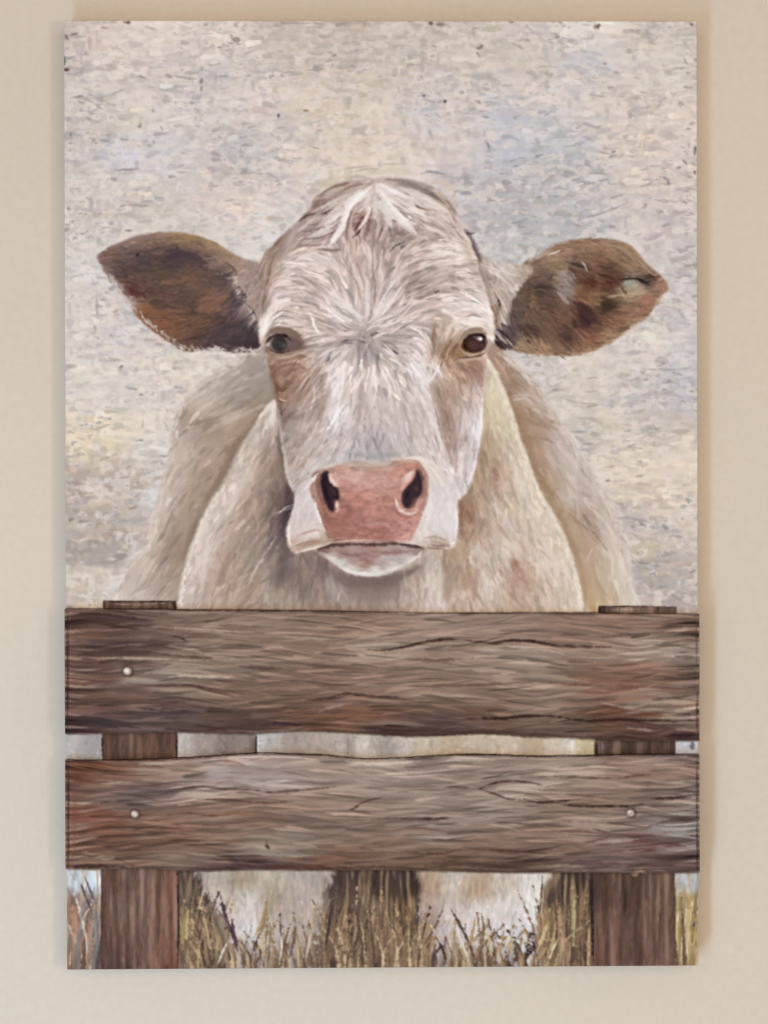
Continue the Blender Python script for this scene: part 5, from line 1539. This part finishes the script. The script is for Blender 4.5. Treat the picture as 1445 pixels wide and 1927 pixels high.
dabs("""
# upper rail
3 3a2a2a .85 1.3| 128 1146 220 1146 330 1148 480 1149 640 1151 780 1154
2.5 4a3835 .8 1.3| 780 1153 900 1154 1000 1154 1100 1154 1200 1155 1312 1156
3 a89a90 .7 2| 240 1149 300 1150 360 1152 420 1153
3 b3a59a .5 2| 560 1155 660 1160
4 3f3034 .8 2.5| 135 1152 200 1157 260 1165 300 1168
9 4a3c40 .6 5| 150 1160 220 1165 290 1170
9 51444a .6 4| 150 1205 200 1210 250 1212
6 574745 .6 4| 170 1235 250 1230 300 1220
4 b3a596 .8 2| 172 1240 230 1238 330 1241 400 1243
3 c0b2a3 .7 1.5| 290 1180 350 1182 430 1188 480 1190
4 a39689 .6 2| 330 1183 400 1190 470 1200
4 a99c8f .7 2| 525 1198 600 1202 650 1202
5 b5aa9d .75 2| 650 1215 700 1213 750 1211
5 b0a497 .6 2.5| 310 1215 360 1222 400 1235 460 1241
4 3d2b2c .8 2| 325 1197 340 1200 352 1207
4 4a3530 .7 2| 270 1225 330 1234 395 1238 430 1240
10 9c9488 .7 5| 275 1266 320 1262 380 1262
5 b3ab9e .7 2| 285 1265 330 1268 370 1272 440 1276
5 c0b5a6 .6 2| 320 1273 360 1272 440 1275
3 4a3330 .75 1.5| 240 1285 300 1290 350 1290 400 1296 460 1306
6 5a4240 .7 3| 450 1254 490 1256 530 1258
4 54393a .7 2| 350 1288 400 1300 440 1310
6 4f3c3c .6 3| 215 1322 260 1320 320 1322 360 1318
4 8a7a70 .6 2| 240 1335 300 1338 350 1334
12 4a3f42 .6 6| 130 1350 180 1360 240 1365
9 504448 .6 4| 240 1352 300 1345 370 1342
5 5a4a45 .6 3| 250 1368 350 1362 450 1360
8 4a3836 .6 5| 340 1374 420 1372 500 1366 570 1362
5 3a2c38 .7 2.5| 500 1360 540 1362 575 1366
4 3d2c2a .8 1.5| 575 1318 620 1313 650 1305 680 1308 740 1314 780 1318
3 4a3632 .7 1.5| 600 1318 640 1312 655 1306
8 7a5743 .55 5| 560 1345 620 1350 700 1345
5 a3988b .6 2| 600 1340 625 1330 660 1325
12 4d3a36 .5 7| 690 1378 760 1378 820 1376 880 1380
6 a3978a .6 2.5| 640 1240 700 1240
# long crack
5 372523 .9 1.6| 735 1222 770 1215 800 1208 840 1203 870 1204
3 3a2826 .8 1.4| 690 1222 720 1224 760 1217
5 3a2624 .9 1.6| 870 1204 900 1208 930 1210 960 1205 1000 1207 1040 1213
4 402c29 .85 1.5| 1000 1207 1040 1214 1090 1217 1150 1217
3 a89c90 .7 1.5| 750 1225 800 1216 850 1213
3 b5a99d .6 1.5| 880 1218 920 1222 940 1226
12 8a7568 .4 6| 860 1215 900 1220
5 b8aea4 .6 2.5| 960 1218 1020 1222 1060 1230
5 5d4540 .7 3| 760 1240 820 1242 890 1238
5 604840 .6 3| 780 1292 860 1290 920 1288 1010 1283
3 4f3a36 .7 1.5| 700 1312 740 1312 765 1316
4 a79b8e .6 2| 850 1308 880 1310
14 71574a .5 7| 1100 1255 1150 1250 1200 1250
10 6f5144 .55 5| 1080 1285 1140 1280 1220 1275
8 6a4a3e .55 5| 1160 1290 1200 1295
3 5c423c .7 1.5| 990 1282 1060 1286 1120 1290 1150 1288
8 6f5448 .5 5| 900 1335 960 1332
5 33211f .9 2| 880 1352 940 1352 980 1348 1030 1347 1060 1350
5 36221f .9 2| 1050 1350 1100 1356 1160 1354 1220 1356 1260 1355
12 6b4638 .7 5| 1190 1345 1220 1345 1250 1348
5 b0a599 .6 2.5| 1130 1322 1170 1330 1210 1334
7 a09588 .6 3| 1190 1330 1240 1320 1290 1318
8 4a3832 .55 5| 840 1376 920 1376 1000 1382 1080 1386
8 4a3832 .55 5| 1060 1388 1140 1390 1220 1388 1310 1390
10 2f2028 .8 4| 1250 1385 1310 1382
8 6f5240 .5 4| 1110 1372 1160 1368 1190 1372
5 aba299 .6 2.5| 1180 1370 1230 1375
4 4a3733 .6 2| 1270 1235 1312 1236
4 54403c .6 2| 1110 1200 1180 1195 1250 1190 1300 1192
3 4f3d3a .7 1.5| 1308 1158 1310 1200 1310 1250
4 b0a69d .6 2| 1160 1232 1220 1228 1290 1230
5 9b8f86 .6 3| 1190 1160 1240 1165 1300 1160
6 6e5750 .6 3| 1250 1172 1280 1175
# lower rail
3 3a2a28 .85 1.2| 128 1431 200 1431 300 1430 395 1424 477 1419 560 1420 613 1422 660 1427 710 1429
3 3a2a28 .85 1.2| 710 1429 797 1425 860 1421 923 1421 1000 1424 1088 1423 1184 1421 1312 1421
4 cdbfb4 .8 1.8| 430 1424 480 1424 540 1424 600 1430
5 d0c6ba .8 2| 650 1432 690 1437 740 1436 790 1432
6 c3b8ab .7 2.5| 830 1432 880 1428 930 1430
5 b0a59c .7 2| 250 1438 310 1436 350 1430
5 c9b9ae .6 2| 420 1428 460 1426
5 7a4a42 .6 3| 410 1430 440 1434 460 1440
26 a39ea0 .6 10| 390 1455 430 1450
8 b3abab .7 3| 440 1470 500 1475 540 1468
10 ada5a5 .5 4| 440 1465 480 1470
4 b3a79a .7 2| 192 1475 220 1473 250 1472
3 45302c .85 1.5| 310 1492 350 1484 380 1480 420 1485 460 1485 510 1490
3 4a3532 .85 1.5| 500 1492 550 1488 600 1484 632 1480
5 b0a398 .7 2.5| 330 1494 360 1492 400 1492
3 4a3330 .8 1.6| 370 1504 430 1505 500 1511 550 1508
3 5a3a30 .7 1.5| 290 1540 350 1530 400 1535 450 1530
5 8a5a42 .5 3| 400 1535 440 1530 480 1534
7 5c4f50 .6 4| 190 1500 240 1502 290 1500
4 4a3f42 .7 2.5| 165 1513 210 1508
5 5a4640 .6 2.5| 200 1560 260 1563 330 1568 360 1572
4 9f948a .6 2.5| 400 1610 460 1606 540 1608
6 95968c .6 3| 490 1608 560 1610 600 1610
4 3f2e2c .9 1.5| 658 1524 668 1520 675 1515
3 4a3530 .8 1.3| 675 1513 695 1506 720 1500
3 5a4440 .7 1.3| 665 1527 700 1530
4 3d2b28 .9 1.5| 500 1590 504 1594 507 1597
3 5a4640 .7 1.3| 501 1580 502 1590
2.5 4a3530 .8 1.2| 128 1606 180 1612 220 1616 250 1628
4 a89c88 .6 2| 178 1614 200 1612
5 b0a898 .5 2| 190 1618 215 1614
8 4a3836 .6 5| 340 1636 420 1634 450 1628 480 1632
6 3b2b2c .8 2.5| 128 1632 200 1630 250 1632
8 5b3a34 .7 4| 480 1632 560 1630 610 1630
5 4a3632 .7 2.5| 600 1634 700 1632 800 1634
3 3a2825 .9 1.4| 900 1485 925 1475 960 1470 1000 1473 1020 1478
3 3d2a26 .9 1.4| 905 1486 930 1494 955 1503 980 1505
4 3a2624 .9 1.5| 985 1504 1010 1509 1050 1508 1090 1504
6 b5aca2 .75 2.5| 925 1486 970 1484 1030 1483 1050 1480
4 33211f .9 1.5| 1060 1515 1100 1517 1160 1517 1190 1516 1210 1512
4 3a2624 .85 1.5| 1225 1503 1260 1502 1300 1500
3 4a3632 .7 1.4| 1000 1462 1060 1461 1130 1464 1180 1462
5 b9aba0 .6 2.5| 1050 1452 1110 1455 1150 1456
6 a8907a .6 3| 1110 1500 1140 1504
4 563c3a .7 2| 1160 1465 1200 1460 1230 1456
4 321f21 .9 1.6| 780 1541 820 1541 855 1538
3 4a3634 .8 1.4| 700 1541 750 1540 800 1541
3 4a3836 .7 1.4| 840 1480 880 1483
4 a39a92 .6 2| 890 1525 940 1520 980 1524
4 5b4540 .6 2| 1000 1565 1080 1565 1130 1568 1200 1574
3 604640 .7 1.6| 1120 1562 1150 1568
5 aaa5a4 .7 2.5| 1120 1585 1160 1582 1200 1578
9 a7a7aa .6 4| 1245 1560 1280 1562 1305 1558
5 5a3436 .7 2.5| 1240 1592 1270 1590 1290 1593
4 4a302e .7 1.6| 920 1600 980 1602 1040 1598
4 4a3732 .7 2| 780 1605 830 1606 870 1598
12 4a3a34 .6 5| 800 1630 860 1625 920 1628 980 1632
6 a39789 .6 3| 1030 1632 1060 1628 1100 1632
7 5f4448 .6 3| 1080 1620 1140 1625 1180 1628
8 5a4040 .5 4| 1190 1625 1240 1630
5 d0a98c .8 2| 1188 1644 1205 1640 1215 1644
3 e0c4a8 .8 1.5| 1190 1647 1200 1646
4 4a3a38 .7 2| 1220 1555 1260 1545 1312 1545
6 6a5a58 .6 3| 1060 1545 1150 1548 1220 1540
3 3a2a2c .8 1.5| 1311 1430 1311 1500 1311 1560
4 3a2a2c .8 1.5| 1311 1560 1312 1600 1311 1640
5 9b8a80 .5 2.5| 740 1600 800 1590 850 1592
8 7a4c3c .4 6| 140 1450 142 1520 140 1600
3 33242a .9 1.3| 128 1150 128 1250 128 1380
3 3a2725 .9 1.3| 129 1432 129 1530 129 1635
3 3a2a2c .8 1.3| 1312 1300 1311 1350 1312 1390
""", sm=2.6, am=.82)
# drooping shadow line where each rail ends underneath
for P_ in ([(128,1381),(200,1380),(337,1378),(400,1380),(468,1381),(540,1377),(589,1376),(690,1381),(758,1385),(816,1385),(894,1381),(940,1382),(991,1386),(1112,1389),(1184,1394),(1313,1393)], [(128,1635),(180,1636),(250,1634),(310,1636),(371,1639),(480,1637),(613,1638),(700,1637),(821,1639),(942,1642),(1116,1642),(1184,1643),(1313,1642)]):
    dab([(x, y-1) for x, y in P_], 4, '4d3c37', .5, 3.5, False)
# nails
for x, y, r in ((240, 1263, 9.5), (254, 1532, 8.5), (1186, 1530, 8.5)):
    r *= .82; blob(x+1.5, y+.5, r+3, r+2.5, '4a3835', .6, .6); blob(x, y, r, r-.5, 'a8988b', .95, .4); blob(x-1, y-1, r*.6, r*.55, 'dccdbf', .9, .7); blob(x+r*.3, y+r*.4, r*.4, r*.35, 'c9b5a6', .6, .7)
dabs("2 5a3a30 .8 1| 1182 1533 1190 1527\n2 6b5040 .6 1| 1186 1525 1188 1534\n2 8a7468 .6 1| 250 1536 256 1528")
label(polymask([(240+11*math.cos(a*.5), 1263+11*math.sin(a*.5)) for a in range(13)]), 20)
label(polymask([(254+10*math.cos(a*.5), 1532+10*math.sin(a*.5)) for a in range(13)]), 21)
label(polymask([(1186+10*math.cos(a*.5), 1530+10*math.sin(a*.5)) for a in range(13)]), 22)
# painter's initials
SIG = [[(1006,1759),(1000,1757),(995,1762),(996,1770),(1003,1774),(1006,1782),(1001,1790),(994,1792)], [(988,1783),(992,1778),(998,1779),(996,1785),(990,1788),(996,1790),(1000,1794)], [(990,1780),(991,1787),(990,1795)], [(986,1792),(991,1797),(999,1794)]]
for s in SIG: dab(s, 2.2, '2e2428', .95, 1.1, False)
# --- last: brushes drag neighbouring paint together a little; tune pigments of each painted part
IMG = 0.5*IMG+0.5*blur(IMG, 1.2)
SATS = np.ones(30, np.float32)*.96; WARM = np.ones((30, 3), np.float32); CON = np.ones(30, np.float32)
SATS[1] = .64; SATS[3] = SATS[4] = .68; SATS[13] = .9; SATS[7] = SATS[10] = .76; SATS[16] = SATS[17] = .72; SATS[2] = .68; SATS[5] = .74; SATS[6] = .8; SATS[18] = SATS[19] = .78; SATS[14] = SATS[15] = .8
WARM[1] = (1.03, 1.012, .998); WARM[5] = (.99, .97, .965); WARM[6] = (1.0, .975, .965); WARM[7] = (1.02, 1.01, 1.0); WARM[2] = (.99, .97, .955); WARM[3] = WARM[4] = (.92, .87, .86); WARM[18] = WARM[19] = (.99, .94, .90); WARM[16] = WARM[17] = (1.0, .95, .90); WARM[14] = WARM[15] = (1.0, .975, .94)
CON[2] = 1.15; CON[5] = 1.2; CON[18] = CON[19] = 1.12; CON[1] = 1.0
sm_ = blur(SATS[LAB], 2)[..., None]; wm_ = blur(WARM[LAB], 2); cn_ = blur(CON[LAB], 2)[..., None]
_g = IMG@np.array([.3, .59, .11], np.float32)
IMG = (_g[..., None]+(IMG-_g[..., None])*sm_)*wm_
piv = blur(np.where((LAB == 18) | (LAB == 19), .46, .72).astype(np.float32), 2)[..., None]
IMG = piv+(IMG-piv)*cn_
IMG = IMG+.25*(IMG-blur(IMG, 5))+.12*(IMG-blur(IMG, 1.6))
IMG = np.clip(IMG, .01, .95)
# ---------------------------------------------------------------- canvas and paint skin
CW, CH, CZ, FY = 0.6096, 0.9144, 1.5, -0.038        # 24 x 36 inch canvas, 38 mm deep
painting = bpy.data.objects.new("painting", None); S0.objects.link(painting); painting.location = (0, 0, CZ-CH/2)
painting["label"] = "unframed canvas painting of a cream cow behind a wooden fence, hung on the beige wall"
painting["category"] = "painting"
mp_, n, L, b = mat("artist_paint")
at = n.new("ShaderNodeAttribute"); at.attribute_name = "pigment"; L.new(at.outputs["Color"], b.inputs["Base Color"])
b.inputs["Roughness"].default_value = .7; b.inputs["Specular IOR Level"].default_value = .02
tcw = n.new("ShaderNodeTexCoord"); nw = n.new("ShaderNodeTexNoise"); nw.inputs["Scale"].default_value = 420; nw.inputs["Detail"].default_value = 3
bw_ = n.new("ShaderNodeBump"); bw_.inputs["Strength"].default_value = .12; bw_.inputs["Distance"].default_value = .0006
L.new(tcw.outputs["Object"], nw.inputs["Vector"]); L.new(nw.outputs["Fac"], bw_.inputs["Height"]); L.new(bw_.outputs[0], b.inputs["Normal"])

def euler_mat(a, b_, c):
    cx, sx, cy, sy, cz, sz = math.cos(a), math.sin(a), math.cos(b_), math.sin(b_), math.cos(c), math.sin(c)
    return (np.array([[cz, -sz, 0], [sz, cz, 0], [0, 0, 1]])@np.array([[cy, 0, sy], [0, 1, 0], [-sy, 0, cy]])@np.array([[1, 0, 0], [0, cx, -sx], [0, sx, cx]]))

# layout sheet -> canvas: the four corners of the layout picture land on the four corners of the canvas
def layout_of(X, Z, Y=FY):
    R = euler_mat(*CAM_R); P = np.stack([X, np.full_like(X, Y), Z], -1)-np.array(CAM_P)
    q = P@R; f = LENS/36*1927
    return 722.5+f*q[..., 0]/-q[..., 2], 963.5-f*q[..., 1]/-q[..., 2]
GXN, GYN = 980, 1470
def to_lin(c): return np.where(c <= .04045, c/12.92, ((c+.055)/1.055)**2.4)
xs = np.concatenate([[-CW/2], np.linspace(-CW/2, CW/2, GXN), [CW/2]]); zs = np.concatenate([[CH], np.linspace(CH, 0, GYN), [0]])
XX, ZZ = np.meshgrid(xs, zs)
U, V = layout_of(XX, ZZ+CZ-CH/2)
su = np.clip((U-PX0)*PS-.5, 0, PW-1.01); sv = np.clip((V-PY0)*PS-.5, 0, PH-1.01)
iu, iv = su.astype(int), sv.astype(int); fu, fv = (su-iu)[..., None], (sv-iv)[..., None]
C_ = IMG[iv, iu]*(1-fu)*(1-fv)+IMG[iv, iu+1]*fu*(1-fv)+IMG[iv+1, iu]*(1-fu)*fv+IMG[iv+1, iu+1]*fu*fv
LB = LAB[np.clip((sv+.5).astype(int), 0, PH-1), np.clip((su+.5).astype(int), 0, PW-1)]
lin = np.where(C_ <= .04045, C_/12.92, ((C_+.055)/1.055)**2.4)
lum = C_@np.array([.3, .59, .11])
def bx(a, r):
    for ax in (0, 1):
        p = [(0, 0), (0, 0)]; p[ax] = (r+1, r); c = np.cumsum(np.pad(a, p, mode='edge'), axis=ax); k = a.shape[ax]
        a = (np.take(c, range(2*r+1, 2*r+1+k), ax)-np.take(c, range(0, k), ax))/(2*r+1)
    return a
relief = np.clip((bx(lum, 1)-bx(bx(lum, 6), 6))*0.0016, -.00025, .00025)
YY = FY-relief-.0003
YY[0, :] = YY[-1, :] = FY+.0012; YY[:, 0] = YY[:, -1] = FY+.0012
LB[0] = LB[1]; LB[-1] = LB[-2]; LB[:, 0] = LB[:, 1]; LB[:, -1] = LB[:, -2]
LB_FLAT = np.where((LB >= 18) & (LB <= 22), 1, LB)
NR, NC = XX.shape
vid = np.arange(NR*NC).reshape(NR, NC)
quads = np.stack([vid[:-1, :-1], vid[1:, :-1], vid[1:, 1:], vid[:-1, 1:]], -1).reshape(-1, 4)
qlab = LB_FLAT[:-1, :-1].ravel()
VV = np.stack([XX, YY, ZZ], -1).reshape(-1, 3); CC = lin.reshape(-1, 3)

def part(name, k, parent, label_=None):
    f = quads[np.isin(qlab, [k])]
    if not len(f): return None
    u, inv = np.unique(f, return_inverse=True)
    o = put(name, VV[u], inv.reshape(-1, 4), mp_, parent, CC[u])
    if label_: o["label"] = label_
    return o
part("painted_backdrop", 1, painting)
cow = part("painted_cow", 2, painting)
part("ear", 3, cow, "dark brown ear with a tan upper rim and orange lower edge"); part("ear", 4, cow, "tan furry ear with dark folds and a pale green glint")
part("head", 5, cow); part("muzzle", 6, cow); part("nose", 7, cow); part("nostril", 8, cow); part("nostril", 9, cow); part("lower_lip", 10, cow)
part("eye", 11, cow, "greyish glassy eye"); part("eye", 12, cow, "dark plum-brown eye with a white glint")
part("leg", 14, cow); part("leg", 15, cow)
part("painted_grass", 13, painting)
part("fence_post", 16, painting); part("fence_post", 17, painting)
# the two rails stand proud of the canvas as thin boards
RZ = .008
def raised(name, k, ztop, zbot, parent, label_=None, proud=RZ, holes=(), dx=0.0004, xr=None):
    xa, xb = xr if xr else (-CW/2-dx, CW/2+dx)
    zz = np.linspace(ztop, zbot, max(4, int(round((ztop-zbot)/CH*GYN)))); xx_ = np.linspace(xa, xb, max(4, int(round((xb-xa)/CW*GXN))))
    X, Z = np.meshgrid(xx_, zz); U, V = layout_of(X, Z+CZ-CH/2, FY-proud)
    a = np.clip((U-PX0)*PS-.5, 0, PW-1.01); b_ = np.clip((V-PY0)*PS-.5, 0, PH-1.01); ia, ib = a.astype(int), b_.astype(int); fa, fb = (a-ia)[..., None], (b_-ib)[..., None]
    c = IMG[ib, ia]*(1-fa)*(1-fb)+IMG[ib, ia+1]*fa*(1-fb)+IMG[ib+1, ia]*(1-fa)*fb+IMG[ib+1, ia+1]*fa*fb
    lb = LAB[np.clip((b_+.5).astype(int), 0, PH-1), np.clip((a+.5).astype(int), 0, PW-1)]
    lu = c@np.array([.3, .59, .11]); rel = np.clip((bx(lu, 1)-bx(bx(lu, 6), 6))*0.004, -.0006, .0006)
    n_, m_ = X.shape; v = np.arange(n_*m_).reshape(n_, m_)
    q = np.stack([v[:-1, :-1], v[1:, :-1], v[1:, 1:], v[:-1, 1:]], -1).reshape(-1, 4)[np.isin(lb[:-1, :-1].ravel(), [k])]
    P = np.stack([X, FY-proud-rel, Z], -1).reshape(-1, 3); u, inv = np.unique(q, return_inverse=True); q = inv.reshape(-1, 4); P = P[u]; cc = to_lin(c).reshape(-1, 3)[u]
    # sides: every border edge runs back to the canvas
    E = np.concatenate([q[:, [0, 1]], q[:, [1, 2]], q[:, [2, 3]], q[:, [3, 0]]]); key = np.sort(E, 1); _, first, cnt = np.unique(key[:, 0].astype(np.int64)*len(P)+key[:, 1], return_index=True, return_counts=True)
    Bd = E[first[cnt == 1]]; r_ = len(Bd); N = len(P)
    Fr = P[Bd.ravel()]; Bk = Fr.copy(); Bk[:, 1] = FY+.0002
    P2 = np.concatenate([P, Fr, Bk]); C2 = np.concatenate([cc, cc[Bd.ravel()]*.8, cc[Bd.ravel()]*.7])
    i0 = N+np.arange(r_)*2; sd = np.stack([i0+1, i0, i0+2*r_, i0+2*r_+1], -1)
    o = put(name, P2, np.concatenate([q, sd]), mp_, parent, C2)
    if label_: o["label"] = label_
    return o
zl = lambda py: CH-(py-38)/1786*CH
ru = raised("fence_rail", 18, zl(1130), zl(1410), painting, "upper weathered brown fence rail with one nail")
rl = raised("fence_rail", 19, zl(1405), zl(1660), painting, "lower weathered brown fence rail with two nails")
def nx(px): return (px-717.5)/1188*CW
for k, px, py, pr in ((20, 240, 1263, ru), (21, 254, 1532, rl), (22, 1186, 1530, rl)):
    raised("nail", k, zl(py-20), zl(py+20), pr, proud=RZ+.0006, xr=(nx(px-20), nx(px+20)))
# stretched canvas body: closed slab just behind the paint skin, its sides carrying the paint round the edge
e = .0004; x0, x1, z0, z1 = -CW/2+e, CW/2-e, e, CH-e
NS = 240; ys = [FY+.0008, FY+.010, FY+.024, -.0015]
per = [(x0+(x1-x0)*i/NS, z1) for i in range(NS)]+[(x1, z1-(z1-z0)*i/NS) for i in range(NS)]+[(x1-(x1-x0)*i/NS, z0) for i in range(NS)]+[(x0, z0+(z1-z0)*i/NS) for i in range(NS)]
vs, cs, fs = [], [], []
M_ = len(per)
for y in ys:
    for (x, z) in per:
        i = min(NC-3, max(2, int((x+CW/2)/CW*(NC-2)))); j = min(NR-3, max(2, int((CH-z)/CH*(NR-2))))
        vs.append((x, y, z)); cs.append(lin[j, i]*.9)
for k in range(len(ys)-1):
    for q in range(M_):
        a, b2 = k*M_+q, k*M_+(q+1) % M_; fs.append((a, b2, b2+M_, a+M_))
c0 = len(vs)
for y in (ys[0], ys[-1]):
    for (x, z) in ((x0, z0), (x1, z0), (x1, z1), (x0, z1)): vs.append((x, y, z)); cs.append((.6, .55, .48))
fs.append((c0, c0+1, c0+2, c0+3)); fs.append((c0+5, c0+4, c0+7, c0+6))
put("stretched_canvas", vs, fs, mp_, painting, np.array(cs), smooth=False)
